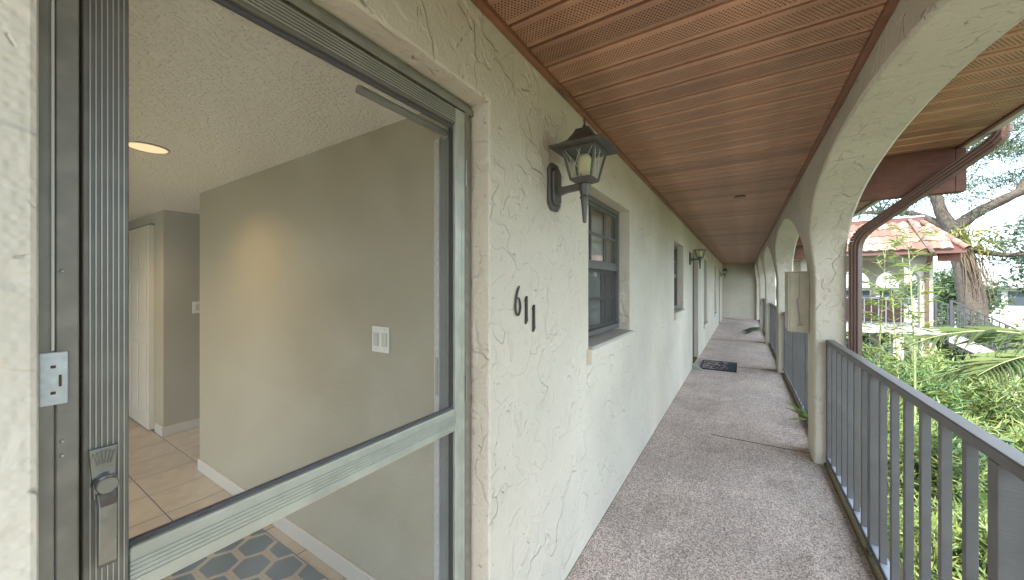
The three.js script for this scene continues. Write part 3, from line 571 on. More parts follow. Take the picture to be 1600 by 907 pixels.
  part(o, 'bulb', new THREE.CapsuleGeometry(0.03, 0.046, 6, 16).translate(X, (yb + yt) / 2 + 0.002, -d), M.bulb);
  if (!closed) return;
  const prof = [[0.118, 0], [0.118, 0.008], [0.085, 0.022], [0.058, 0.042], [0.042, 0.066], [0.032, 0.086], [0.030, 0.092], [0.001, 0.096]], rg = [];
  for (let i = 0; i < prof.length - 1; i++) rg.push(pyr(prof[i][0], prof[i + 1][0], yt + 0.006 + prof[i][1], yt + 0.006 + Math.max(prof[i + 1][1], prof[i][1] + 0.001)));
  part(o, 'roof', merge(rg), M.lamp);
  part(o, 'finial', uvm(new THREE.LatheGeometry([[0.012, 0], [0.007, 0.006], [0.010, 0.014], [0.005, 0.02], [0.004, 0.034], [0.007, 0.042], [0.004, 0.05], [0.0005, 0.054]].map(([a, b]) => new THREE.Vector2(a, b)), 14).translate(X, yt + 0.1, -d)), M.lamp);
}
wallLamp(1.755, 1.522, 'dark bronze wall lantern with roof and yellow bulb beside the first window', true);
wallLamp(1.75, 6.72, 'roofless open-topped dark wall lantern by the second door', false);
wallLamp(1.75, 17.0, 'small far dark wall lantern near the end wall', true);
{
  const cv = document.createElement('canvas'); cv.width = 512; cv.height = 768; const c = cv.getContext('2d'), R = rng(31);
  c.fillStyle = '#26303f'; c.fillRect(0, 0, 512, 768);
  for (let i = 0; i < 300; i++) { c.fillStyle = ['#8c8378', '#6e2f33', '#3c4652', '#a89c8c', '#55606b'][Math.floor(R() * 5)]; c.beginPath(); c.ellipse(R() * R() * 460, 40 + R() * 680, 12 + R() * 36, 8 + R() * 22, R() * 3, 0, 7); c.fill(); }
  c.strokeStyle = '#14181f'; c.lineWidth = 24; c.strokeRect(6, 6, 500, 756);
  const t = new THREE.CanvasTexture(cv); t.colorSpace = THREE.SRGBColorSpace;
  const r = thing('door_mat', 'dark floral doormat on the walkway outside the second door', 'doormat', [-0.35, 0, 7.6]);
  const g = new RoundedBoxGeometry(0.56, 0.014, 0.86, 2, 0.006), uv = g.attributes.uv, p = g.attributes.position;
  for (let i = 0; i < p.count; i++) uv.setXY(i, p.getX(i) / 0.56 + 0.5, p.getZ(i) / 0.86 + 0.5);
  part(r, 'woven_mat', g.translate(-0.36, 0.0075, -7.62), new THREE.MeshStandardMaterial({ map: t, roughness: 0.95, bumpMap: per(carpetBump, 0.3), bumpScale: 0.004 }));
  const w = thing('threshold_ramp', 'small grey wedge on the floor at the second door', 'wedge', [-0.68, 0, 7.25]);
  part(w, 'wedge', uvm(mesh([-0.745, 0.001, -7.05, -0.56, 0.001, -7.0, -0.60, 0.001, -7.22, -0.745, 0.001, -7.3, -0.745, 0.075, -7.08, -0.745, 0.075, -7.28], [0, 1, 4, 1, 2, 5, 1, 5, 4, 2, 3, 5, 0, 4, 5, 0, 5, 3, 0, 3, 2, 0, 2, 1]).toNonIndexed()), M.alu2).geometry.computeVertexNormals();
}

// ---------------------------------------------------------------- service box, railings, downspout
{
  const b = thing('service_box', 'beige metal service box with a lever rod on the nearest column', 'electrical box', [0.43, 1.05, 4.3]);
  part(b, 'cabinet', bx(0.365, 0.504, 1.055, 1.595, 4.13, 4.43, 0.006), M.box);
  part(b, 'side_cover', bx(0.352, 0.3645, 1.062, 1.60, 4.13, 4.435, 0.003), M.box);
  part(b, 'lid', bx(0.350, 0.506, 1.5955, 1.606, 4.12, 4.437, 0.003), M.box);
  part(b, 'door_seam', limb([V(0.435, 1.59, 4.129), V(0.435, 1.44, 4.129), V(0.434, 1.38, 4.129), V(0.42, 1.355, 4.129)], [0.0025, 0.0025], 6), M.rod);
  part(b, 'lever_rod', limb([V(0.43, 1.362, 4.122), V(0.416, 1.352, 4.12), V(0.42, 1.32, 4.12), V(0.438, 1.13, 4.122)], [0.004, 0.004], 6), M.rod);
  part(b, 'lever_foot', bx(0.42, 0.46, 1.118, 1.13, 4.112, 4.1295, 0.003), M.rod);
}
const railLabels = ['grey metal railing with square balusters in the nearest arch', 'grey metal railing in the second arch, beyond the service box', 'grey metal railing in the third arch along the walkway', 'grey metal railing in the farthest arch by the end wall'];
for (let k = 0; k < 4; k++) {
  const a0 = COL + (k - 1) * BAY + CW, a1 = Math.min(COL + k * BAY, DE);
  const r = thing('balcony_railing', railLabels[k], 'railing', [0.605, 0.02, (a0 + a1) / 2], 'walkway railings');
  part(r, 'top_rail', bx(0.579, 0.632, 0.997, 1.035, a0 + 0.001, a1 - 0.001, 0.006), M.rail);
  part(r, 'bottom_rail', bx(0.582, 0.628, 0.066, 0.082, a0 + 0.001, a1 - 0.001, 0.003), M.bottomRail);
  part(r, 'rail_edge', bx(0.5785, 0.5815, 0.056, 0.084, a0 + 0.001, a1 - 0.001), M.railDark);
  const post = bx(-0.025, 0.025, 0, 0.974, -0.024, 0.024, 0.003), bal = bx(-0.0135, 0.0135, 0, 0.914, -0.0125, 0.0125, 0.002);
  let i = 0;
  for (let d = 1.549 + (k ? Math.ceil((a0 + 0.06 - 1.549) / 0.1655) * 0.1655 : -5 * 0.1655); d < a1 - 0.02; d += 0.1655, i++) {
    if (d < a0 + 0.03) continue;
    const n = Math.round((d - 1.549) / 0.1655);
    if (((n % 7) + 7) % 7 === 0) put(r, 'post', post, M.rail, 0.605, 0.0225, d); else put(r, 'baluster', bal, M.rail, 0.5985, 0.0825, d);
  }
}
{ // fluted downspout: gutter outlet, slanting run, elbow, drop
  const loop = [], w = 0.038, t = 0.029, flute = (a, b, n) => { for (let i = 0; i < n; i++) { const f = i / n; loop.push([a[0] + (b[0] - a[0]) * f, a[1] + (b[1] - a[1]) * f]); } };
  const N = 12, push = (f) => { for (let i = 0; i < N; i++) loop.push(f(i / N, (i % 4 === 1 || i % 4 === 2) ? 0.0045 : 0)); };
  push((f, e) => [-w + 2 * w * f, -t + e]); push((f, e) => [w - e * 0.6, -t + 2 * t * f]); push((f, e) => [w - 2 * w * f, t - e]); push((f, e) => [-w + e * 0.6, t - 2 * t * f]);
  const o = thing('downspout', 'red-brown fluted downspout slanting from the eave to the nearest column', 'downspout', [0.75, GND, 3.83]);
  const A = V(0.752, 1.86, 3.86), B = V(1.33, 2.375, 3.52), side = B.clone().sub(A).setY(0).normalize(), nrm = new THREE.Vector3(side.z, 0, -side.x);
  part(o, 'lower_pipe', sweep([V(0.752, GND, 3.86), V(0.752, 1.76, 3.86)], loop, nrm), M.pipe);
  const bend = (P, Q, C, n, pleat) => { const c = new THREE.QuadraticBezierCurve3(P, C, Q), a = []; for (let i = 0; i <= n; i++) a.push(c.getPoint(i / n)); return a; };
  const dir = B.clone().sub(A).normalize(), E1 = A.clone().addScaledVector(dir, 0.10), E2 = B.clone().addScaledVector(dir, -0.03);
  const pleated = (path) => { const loops = []; const g = merge(path.slice(0, -1).map((p, i) => sweep([p, path[i + 1]], loop.map(([u, v]) => [u * (1.05 + 0.05 * (i % 2)), v * (1.05 + 0.05 * (i % 2))]), nrm))); return g; };
  part(o, 'elbow', pleated(bend(V(0.752, 1.752, 3.86), E1, A, 9)), M.pipe);
  part(o, 'slanted_pipe', sweep([E1, E2], loop, nrm), M.pipe);
  part(o, 'elbow', pleated(bend(E2, V(1.352, 2.47, 3.5), B.clone().addScaledVector(dir, 0.05), 8)), M.pipe);
  part(o, 'pipe_strap', bx(XO + 0.001, 0.80, 0.4, 0.425, 3.815, 3.905, 0.004), M.pipe);
}

// ---------------------------------------------------------------- the pavilion across the court, its stair
const pav = thing('stair_pavilion', 'cream arcaded stair pavilion with red tile roof across the garden', 'building', [3.6, GND, 18.5]);
{
  const arch = (c, hs, spr, rise) => { const a = [[c - hs, 0.001]]; for (let i = 0; i <= 24; i++) { const t = Math.PI * (1 - i / 24); a.push([c + hs * Math.cos(t), spr + rise * Math.sin(t)]); } a.push([c + hs, 0.001]); return a; };
  const wallX = (x0, x1, d0, d1, y1, arches) => {   // wall standing along x with arched openings from the deck up
    const pts = [[x0, 0.001]]; for (const a of arches) pts.push(...a); pts.push([x1, 0.001], [x1, y1], [x0, y1]);
    const g = new THREE.ExtrudeGeometry(new THREE.Shape(pts.map(([a, b]) => new THREE.Vector2(a, b))), { depth: d1 - d0, bevelEnabled: false });
    return uvm(g.translate(0, 0, -d1));
  };
  part(pav, 'front_wall', wallX(1.95, 5.46, 18, 18.22, 2.7, [arch(3.65, 1.5, 1.65, 0.76)]), M.stuccoPlain);
  part(pav, 'rear_wall', wallX(1.95, 5.46, 20.6, 20.8, 2.7, [arch(2.6, 0.55, 1.5, 0.6), arch(4.0, 0.5, 1.5, 0.6), arch(5.0, 0.36, 1.5, 0.5)]), M.stuccoPlain);
  part(pav, 'ceiling', bx(1.95, 5.46, 2.55, 2.69, 18.225, 20.595), M.soffitTrim);
  part(pav, 'deck', bx(1.9, 5.56, -0.24, 0, 17.9, 20.9, 0.01), M.deck);
  part(pav, 'rear_parapet', bx(2.0, 5.4, 0.002, 1.0, 20.45, 20.55), M.metalFascia);
  for (const [x, d] of [[4.62, 18.1], [5.3, 18.1], [2.1, 18.1], [4.62, 20.6], [2.1, 20.6]]) part(pav, 'support_post', bx(x - 0.13, x + 0.13, GND - 0.02, -0.241, d - 0.13, d + 0.13, 0.01), M.stuccoPlain);
  // mansard: tiled slopes up to a metal curb
  const ex0 = 1.62, ex1 = 5.98, ed = 17.32, ey = 2.63, tx = 5.22, td = 18.22, ty = 3.68;
  part(pav, 'eave_board', bx(ex0, ex1, ey - 0.12, ey - 0.005, ed, ed + 0.06, 0.004), M.metalFascia);
  part(pav, 'eave_soffit', bx(ex0, ex1, ey - 0.09, ey - 0.06, ed + 0.061, 21.6), M.soffitTrim);
  part(pav, 'eave_beam', bx(5.462, 5.95, ey - 0.36, ey - 0.0905, 17.62, 17.72, 0.004), M.beam);
  part(pav, 'roof_slope', uvm(mesh([ex0, ey, -ed, ex1, ey, -ed, tx, ty, -td, ex0, ty, -td, ex1, ey, -21.7, tx, ty, -20.8], [0, 1, 2, 0, 2, 3, 1, 4, 5, 1, 5, 2]).toNonIndexed()), M.metalFascia);
  part(pav, 'roof_top', bx(ex0, tx + 0.06, ty + 0.001, ty + 0.16, td - 0.08, 20.9, 0.006), M.metalFascia);
  part(pav, 'roof_cap', bx(ex0, tx + 0.08, ty + 0.161, ty + 0.21, td - 0.1, 20.95, 0.006), M.farWhite);
  const TW = 0.26, rows = 4, SL = Math.hypot(td - ed, ty - ey), TL = SL / rows + 0.05, pit = Math.atan2(ty - ey, td - ed);
  const pos = [], idx = [], NS = 7;
  for (let j = 0; j < 2; j++) for (let i = 0; i <= NS; i++) { const f = i / NS; pos.push((f - 0.5) * TW, 0.012 + 0.05 * Math.pow(Math.sin(Math.PI * f), 1.5) + (j ? 0 : 0.026), j ? -TL : 0); }
  for (let i = 0; i < NS; i++) idx.push(i, i + 1, i + NS + 1, i + 1, i + NS + 2, i + NS + 1);
  for (let i = 0; i <= NS; i++) pos.push((i / NS - 0.5) * TW, -0.01, 0);
  for (let i = 0; i < NS; i++) idx.push(i, 2 * NS + 2 + i, i + 1, i + 1, 2 * NS + 2 + i, 2 * NS + 3 + i);
  const tile = uvm(mesh(pos, idx).toNonIndexed()); tile.computeVertexNormals();
  const R = rng(44), tm = [[0.27, 0.14, 0.095], [0.31, 0.18, 0.13], [0.22, 0.11, 0.075], [0.33, 0.22, 0.165]].map((c) => std(...c, 0.8, { map: per(mottle, 0.4) }));
  for (let r = 0; r < rows; r++) for (let x = ex1 - TW * 0.6; x > 1.75; x -= TW) {
    const f = r / rows, hip = ex1 + (tx - ex1) * (f + 0.12); if (x + TW * 0.3 > hip) continue;
    const m = put(pav, 'roof_tile', tile, tm[Math.floor(R() * 4)], x + (R() - 0.5) * 0.01, ey + (ty - ey) * f + 0.01, ed + (td - ed) * f - 0.03); m.rotation.x = pit;
  }
  for (let i = 0; i < 7; i++) { const f = (i + 0.5) / 7, c = part(pav, 'hip_tile', new THREE.CylinderGeometry(0.085, 0.1, 0.24, 10, 1, true, 0, Math.PI * 2).applyQuaternion(new THREE.Quaternion().setFromUnitVectors(new THREE.Vector3(0, 1, 0), new THREE.Vector3(tx - ex1, ty - ey, -(td - ed)).normalize())).translate(ex1 + (tx - ex1) * f, ey + (ty - ey) * f + 0.03, -(ed + (td - ed) * f)), tm[i % 4]); }
  const sq = [[-0.05, -0.035], [0.05, -0.035], [0.05, 0.035], [-0.05, 0.035]];
  part(pav, 'roof_downspout', sweep([V(4.92, ty + 0.1, 18.1), V(5.12, ey + 0.12, 17.28), V(5.22, ey - 0.06, 17.24), V(5.3, 2.12, 17.93), V(5.3, 1.95, 17.95), V(5.3, GND, 17.95)], sq, new THREE.Vector3(1, 0, 0.1)), M.pipe);
  part(pav, 'vent_pipe', new THREE.CylinderGeometry(0.025, 0.025, 0.5, 8).translate(4.0, ty - 0.05, -17.98), M.pipe);
}
{
  const r = thing('pavilion_railing', 'pale metal balcony railing inside the pavilion arch', 'railing', [3.65, 0, 18.1]);
  part(r, 'top_rail', bx(2.155, 5.145, 1.0, 1.04, 18.08, 18.13, 0.004), M.railPale); part(r, 'bottom_rail', bx(2.155, 5.145, 0.06, 0.1, 18.09, 18.12), M.railPale);
  const g = bx(-0.013, 0.013, 0, 0.898, -0.013, 0.013); for (let x = 2.25; x < 5.1; x += 0.19) put(r, 'baluster', g, M.railPale, x, 0.101, 18.105);
  for (const x of [2.2, 3.65, 5.12]) put(r, 'foot', bx(-0.02, 0.02, 0, 0.059, -0.02, 0.02), M.railPale, x, 0.001, 18.105);
}
{
  const st = thing('garden_stair', 'white concrete stair running down from the pavilion to the garden', 'stair', [7.5, GND, 17.8]);
  const slope = 0.64, N = 15, run = 0.282, rise = 0.18;
  for (let i = 0; i < N; i++) part(st, 'step', bx(5.565 + i * run, 5.565 + (i + 1) * run + 0.02, -rise * (i + 1) - 0.06, -rise * (i + 1) + 0.0, 17.31, 18.29, 0.006), M.deck);
  for (const d of [17.2, 18.3]) { const g = new THREE.ExtrudeGeometry(new THREE.Shape([[5.565, -0.34], [5.565, 0.05], [9.75, 0.05 - 4.185 * slope], [9.75, GND]].map(([a, b]) => new THREE.Vector2(a, b))), { depth: 0.1, bevelEnabled: false }); part(st, 'stringer', uvm(g.translate(0, 0, -d - 0.1)), M.deck); }
  part(st, 'pier', bx(6.75, 7.05, GND - 0.01, -1.15, 17.31, 18.2), M.stuccoPlain); part(st, 'pier', bx(7.35, 7.7, GND - 0.01, -1.5, 17.31, 18.2), M.stuccoPlain);
  for (const [d, l] of [[17.25, 'dark sloping railing on the near side of the garden stair'], [18.35, 'dark sloping railing on the far side of the garden stair']]) {
    const r = thing('stair_railing', l, 'railing', [7.5, -1.2, d], 'stair railings');
    const y = (x) => 0.05 - (x - 5.565) * slope;
    part(r, 'handrail', sweep([V(5.6, y(5.6) + 0.98, d), V(9.6, y(9.6) + 0.98, d)], [[-0.025, -0.02], [0.025, -0.02], [0.025, 0.02], [-0.025, 0.02]], new THREE.Vector3(0, 0, 1)), M.railDark);
    part(r, 'lower_rail', sweep([V(5.6, y(5.6) + 0.12, d), V(9.6, y(9.6) + 0.12, d)], [[-0.015, -0.012], [0.015, -0.012], [0.015, 0.012], [-0.015, 0.012]], new THREE.Vector3(0, 0, 1)), M.railDark);
    const g = bx(-0.012, 0.012, 0, 0.9, -0.012, 0.012), p = bx(-0.03, 0.03, 0, 0.97, -0.03, 0.03);
    for (let x = 5.62, i = 0; x < 9.6; x += 0.14, i++) put(r, i % 8 ? 'baluster' : 'post', i % 8 ? g : p, M.railDark, x, y(x) + (i % 8 ? 0.1 : 0.0), d);
  }
}

// ---------------------------------------------------------------- planting
const UP = new THREE.Vector3(0, 1, 0);
class Leaves {   // pointed leaves as two folded faces each
  constructor() { this.p = []; this.c = []; }
  leaf(base, dir, len, wid, col, R, roll = 0) {
    const d = dir.clone().normalize(), s = new THREE.Vector3().crossVectors(d, UP); if (s.lengthSq() < 1e-4) s.set(1, 0, 0); s.normalize().applyAxisAngle(d, roll);
    const n = new THREE.Vector3().crossVectors(s, d), m = base.clone().addScaledVector(d, len * 0.45).addScaledVector(n, len * 0.05), t = base.clone().addScaledVector(d, len).addScaledVector(n, -len * 0.06);
    const a = m.clone().addScaledVector(s, wid / 2).addScaledVector(n, wid * 0.12), b = m.clone().addScaledVector(s, -wid / 2).addScaledVector(n, wid * 0.12);
    for (const q of [base, a, t, base, t, b]) this.p.push(q.x, q.y, q.z);
    const k = 0.75 + 0.5 * R(), h = (R() - 0.5) * 0.3; for (let i = 0; i < 6; i++) this.c.push(col[0] * k * (1 + h), col[1] * k, col[2] * k * (1 - h));
  }
  geo() { const g = new THREE.BufferGeometry(); g.setAttribute('position', new THREE.Float32BufferAttribute(this.p, 3)); g.setAttribute('color', new THREE.Float32BufferAttribute(this.c, 3)); g.computeVertexNormals(); g.setAttribute('uv', new THREE.Float32BufferAttribute(new Float32Array(this.p.length / 3 * 2), 2)); return g; }
}
const rdir = (R, up = 0) => { const z = R() * 2 - 1, a = R() * 6.2832, q = Math.sqrt(1 - z * z); return new THREE.Vector3(q * Math.cos(a), z + up, q * Math.sin(a)).normalize(); };
function canopy(L, R, clumps, n, spread, len, wid, col, up = 0.2) { for (const c of clumps) for (let i = 0; i < n; i++) { const o = rdir(R).multiplyScalar(spread * Math.cbrt(R())); o.y *= 0.6; L.leaf(c.clone().add(o), rdir(R, up), len * (0.6 + 0.8 * R()), wid * (0.7 + 0.6 * R()), col, R, R() * 3); } }

{ // the big tree behind the pavilion
  const R = rng(201), t = thing('oak_tree', 'large rough-barked tree with hanging plants and spreading limbs behind the pavilion', 'tree', [8.9, GND, 23.3]);
  const trunk = [limb([V(9.1, GND - 0.1, 23.4), V(8.85, -0.5, 23.3), V(8.6, 1.6, 23.2), V(8.25, 3.4, 23.1), V(8.0, 4.2, 23)], [0.58, 0.43, 0.37, 0.33, 0.27], 14, 0.2, 5)];
  const limbs = [[[8.1, 3.9, 23.05], [8.9, 4.6, 22.9], [10.0, 5.3, 22.3], [11.6, 6.1, 21.8], [13.5, 7.4, 21.5]], [[8.05, 3.8, 23], [7.6, 5.0, 22.8], [7.5, 6.2, 22.6], [8.2, 7.6, 22.4], [8.6, 9.6, 22]], [[7.6, 5.2, 22.8], [6.8, 6.2, 23], [5.4, 7.0, 23.5], [3.6, 7.6, 24]], [[8.0, 3.9, 23], [7.0, 4.7, 23.4], [5.6, 5.0, 24], [3.8, 5.3, 24.6]], [[8.6, 3.0, 23.2], [9.6, 2.7, 23], [10.8, 3.0, 22.6], [12, 3.8, 22]], [[9.6, 5.05, 22.5], [10.2, 6.4, 22.6], [10.6, 8, 22.8]], [[7.55, 6.3, 22.6], [8.5, 6.9, 23], [10, 7.4, 23.4]]];
  const rad = [[0.24, 0.2, 0.15, 0.09, 0.04], [0.24, 0.18, 0.12, 0.07, 0.03], [0.16, 0.12, 0.07, 0.03], [0.16, 0.11, 0.07, 0.03], [0.14, 0.1, 0.06, 0.03], [0.12, 0.08, 0.03], [0.1, 0.07, 0.03]];
  limbs.forEach((l, i) => trunk.push(limb(l.map((p) => V(...p)), rad[i], 10, 0.2, 20 + i)));
  const clumps = [];
  limbs.forEach((l, i) => { const c = new THREE.CatmullRomCurve3(l.map((p) => V(...p))); for (let k = 0; k < 22; k++) { const f = 0.3 + 0.65 * R(), p = c.getPoint(f), tip = p.clone().add(new THREE.Vector3((R() - 0.5) * 2.2, R() * 1.1 - 0.3, (R() - 0.5) * 2.2)); if (k % 2) trunk.push(limb([p, p.clone().lerp(tip, 0.5).add(new THREE.Vector3(0, 0.12, 0)), tip], [0.035, 0.022, 0.01], 5, 0, 9)); clumps.push(tip); } });
  part(t, 'trunk', merge(trunk), M.bark);
  const L = new Leaves(); canopy(L, R, clumps, 150, 0.55, 0.13, 0.035, [0.10, 0.14, 0.065], 0.1);
  part(t, 'crown', L.geo(), M.leaf);
  const F = new Leaves(); // ferns and roots hanging in the fork
  for (let i = 0; i < 170; i++) { const b = V(8.3 + (R() - 0.3) * 1.1, 3.3 + (R() - 0.4) * 0.9, 22.75 + (R() - 0.5) * 0.5), d = rdir(R, -0.2); d.z = Math.abs(d.z); F.leaf(b, d, 0.25 + 0.4 * R(), 0.05, [0.32, 0.32, 0.09], R, R() * 3); }
  part(t, 'hanging_fern', F.geo(), M.leaf);
  const roots = []; for (let i = 0; i < 34; i++) { const a = -0.9 + R() * 2.4, y0 = 3.2 - R() * 0.7, x0 = 8.5 + Math.sin(a) * 0.42, dd = 23.15 - Math.cos(a) * 0.42; roots.push(limb([V(x0, y0, dd), V(x0 + (R() - 0.5) * 0.25 + 0.15, y0 - 0.7, dd - 0.05), V(x0 + (R() - 0.5) * 0.4 + 0.28, y0 - 1.1 - R() * 1.2, dd - 0.02)], [0.018, 0.012, 0.006], 5)); }
  part(t, 'hanging_root', merge(roots), std(0.17, 0.125, 0.085, 0.95));
  t.position.x -= 0.55;
}
function tree(label, [x, d], h, r, col, seed, n = 26, lean = 0) {
  const R = rng(seed), t = thing('garden_tree', label, 'tree', [x, GND, d], 'trees beyond the garden'), top = GND + h, parts = [limb([V(x, GND - 0.05, d), V(x + 0.15 + lean * 0.4, GND + h * 0.35, d), V(x + lean, GND + h * 0.7, d)], [0.2 * h / 6, 0.15 * h / 6, 0.07], 8, 0.15, seed)], clumps = [];
  for (let i = 0; i < n; i++) { const o = rdir(R).multiplyScalar(Math.cbrt(R())), p = V(x + lean + o.x * r, top - r * 0.75 + o.y * r * 0.75, d + o.z * r); clumps.push(p); if (i % 3 === 0) parts.push(limb([V(x + lean * 0.7, GND + h * (0.4 + 0.2 * R()), d), p.clone().lerp(V(x, top - r, d), 0.4), p], [0.06, 0.04, 0.012], 5)); }
  part(t, 'trunk', merge(parts), M.bark);
  const L = new Leaves(); canopy(L, R, clumps, 190, r * 0.42, 0.24, 0.11, col, 0.1); part(t, 'crown', L.geo(), M.leaf);
}
tree('blue-green leafy tree at the right edge beyond the stair', [13.2, 27.5], 7.6, 2.7, [0.055, 0.11, 0.06], 301);
tree('leaning dark-trunked tree at the far right of the garden', [12.4, 22.5], 5.6, 1.7, [0.085, 0.13, 0.05], 302, 16, 0.9);
tree('rounded green tree behind the pavilion roof', [4.2, 31], 9.2, 2.8, [0.075, 0.12, 0.05], 303);
tree('tall pale-green tree far behind the left side of the pavilion', [0.8, 34], 10.0, 3.2, [0.09, 0.125, 0.055], 304);
tree('low spreading tree in front of the white house', [11.5, 36], 5.0, 2.2, [0.07, 0.12, 0.04], 305);
tree('broad tree standing on the lawn right of the garden bed', [21, 15], 7.5, 2.9, [0.075, 0.12, 0.045], 307);
tree('taller tree on the lawn far right of the walkway', [25, 7], 9, 3.2, [0.07, 0.115, 0.05], 308);
tree('small round tree on the lawn near the right corner', [19, 0], 5.5, 2.0, [0.09, 0.135, 0.05], 309, 16);
tree('dense green tree beyond the far end of the stair', [19.5, 38], 8.0, 3.4, [0.06, 0.11, 0.045], 306);
function shrub(label, [x, d], h, r, len, wid, col, seed, n = 1500, name = 'garden_shrub', group = 'garden shrubs') {
  const R = rng(seed), t = thing(name, label, 'shrub', [x, GND, d], group), stems = [], L = new Leaves();
  for (let i = 0; i < 14; i++) { const a = R() * 6.28, q = r * (0.3 + 0.7 * R()), hh = h * (0.6 + 0.4 * R()), b = V(x + Math.cos(a) * q * 0.25, GND - 0.02, d + Math.sin(a) * q * 0.25), m = V(x + Math.cos(a) * q * 0.6, GND + hh * 0.6, d + Math.sin(a) * q * 0.6), e = V(x + Math.cos(a) * q, GND + hh, d + Math.sin(a) * q); stems.push(limb([b, m, e], [0.014, 0.01, 0.004], 5)); const c = new THREE.CatmullRomCurve3([b, m, e]);
    for (let k = 0; k < n / 14; k++) { const p = c.getPoint(0.15 + 0.85 * Math.sqrt(R())).add(rdir(R).multiplyScalar(r * 0.33 * R())); const dr = rdir(R, 0.1); L.leaf(p, dr, len * (0.6 + 0.7 * R()), wid * (0.7 + 0.6 * R()), col, R, R() * 3); } }
  part(t, 'stem', merge(stems), M.stem); part(t, 'foliage', L.geo(), M.leaf);
}
shrub('tall yellow-green hedge shrub below the big tree', [9.6, 20.2], 3.3, 1.7, 0.2, 0.07, [0.22, 0.26, 0.06], 401, 3400);
shrub('yellow-green shrub at the right edge beside the stair railing', [12.2, 20.8], 3.4, 1.6, 0.2, 0.07, [0.20, 0.25, 0.06], 402, 3000);
shrub('dark green shrub under the pavilion deck', [3.9, 21.6], 2.5, 1.4, 0.2, 0.08, [0.07, 0.12, 0.045], 404, 2600);
shrub('dark green shrub behind the stair head', [6.9, 20.6], 3.2, 1.1, 0.16, 0.06, [0.07, 0.12, 0.05], 403, 2600);
shrub('dark green shrub between the tree trunk and the stair', [8.3, 19.6], 2.5, 1.0, 0.16, 0.06, [0.09, 0.14, 0.05], 413, 2400);
const nearShrubs = [[4.5, 13.4, 2.45, 1.25, 'feathery bamboo shrub below the stair head'], [3.2, 12.6, 2.4, 1.1, 'feathery bamboo shrub below the pavilion deck'], [5.9, 13.2, 1.3, 1.1, 'feathery bamboo shrub in front of the stair pier'], [3.9, 10.2, 1.7, 1.0, 'low bamboo shrub in the middle of the garden bed'], [5.2, 10.6, 1.5, 1.1, 'low bamboo shrub right of the garden bed centre'], [2.5, 9.0, 1.9, 0.9, 'bamboo shrub seen just above the nearest railing'], [2.1, 6.6, 1.5, 0.8, 'bright bamboo shrub seen low between the balusters'], [3.1, 7.6, 1.2, 0.9, 'bright grassy shrub beside the bamboo behind the railing'], [2.3, 5.0, 1.35, 0.8, 'bright bamboo shrub behind the nearest balusters'], [3.3, 5.4, 1.3, 0.9, 'bright grassy shrub at the foot of the larger palm'], [2.0, 3.4, 1.3, 0.8, 'bright bamboo shrub close below the railing post'], [3.2, 3.6, 1.2, 0.9, 'bright grassy shrub at the lower right behind the railing'], [4.4, 7.4, 1.2, 1.0, 'grassy shrub at the right of the garden bed']];
shrub('dark broad-leaved shrub among the bamboo behind the railing', [3.0, 9.6], 1.5, 0.8, 0.22, 0.1, [0.06, 0.12, 0.04], 451, 900);
shrub('dark broad-leaved shrub in front of the pavilion posts', [4.1, 15.6], 2.2, 1.1, 0.24, 0.1, [0.06, 0.115, 0.04], 452, 1500);
shrub('dark broad-leaved shrub low behind the balusters', [2.8, 6.2], 1.0, 0.6, 0.2, 0.09, [0.055, 0.12, 0.04], 453, 700);
nearShrubs.forEach(([x, d, h, r, l], i) => shrub(l, [x, d], h, r, d < 8 ? 0.2 : 0.24, d < 8 ? 0.026 : 0.032, i % 3 === 1 ? [0.14, 0.24, 0.07] : [0.25, 0.32, 0.10], 420 + i, d > 8 ? 3400 : 2600));
function bamboo(label, [x, d], h, seed) {
  const R = rng(seed), t = thing('bamboo_stalk', label, 'bamboo', [x, GND, d], 'bamboo by the walkway'), L = new Leaves(), tw = [];
  const tip = V(x + (R() - 0.5) * 0.3, GND + h, d + (R() - 0.5) * 0.3), c = new THREE.CatmullRomCurve3([V(x, GND - 0.03, d), V(x + 0.02, GND + h * 0.5, d), tip]);
  tw.push(limb([c.getPoint(0), c.getPoint(0.5), c.getPoint(1)], [0.022, 0.017, 0.005], 7));
  for (let f = 0.3; f < 0.99; f += 0.045) for (let k = 0; k < 3; k++) {
    const p = c.getPoint(f), a = R() * 6.28, e = p.clone().add(new THREE.Vector3(Math.cos(a), 0.5 + 0.5 * R(), Math.sin(a)).multiplyScalar(0.22 + 0.3 * R() * (1.2 - f)));
    tw.push(limb([p, p.clone().lerp(e, 0.5), e], [0.004, 0.003, 0.0015], 4));
    for (let i = 0; i < 7; i++) { const q = p.clone().lerp(e, 0.4 + 0.6 * R()); L.leaf(q, new THREE.Vector3(Math.cos(a) + (R() - 0.5) * 1.6, (R() - 0.45) * 1.0, Math.sin(a) + (R() - 0.5) * 1.6), 0.14 + 0.14 * R(), 0.022, [0.22, 0.28, 0.07], R, R() - 0.5); }
  }
  part(t, 'stalk', merge(tw), M.stem); part(t, 'foliage', L.geo(), M.leaf);
}
bamboo('slender bamboo stalk just right of the downspout', [2.53, 11.1], 5.1, 501);
bamboo('leafy bamboo stalk in front of the pavilion pier', [2.80, 10.1], 5.25, 502);
bamboo('thin bamboo stalk between the two taller stalks', [2.75, 10.8], 4.3, 503);
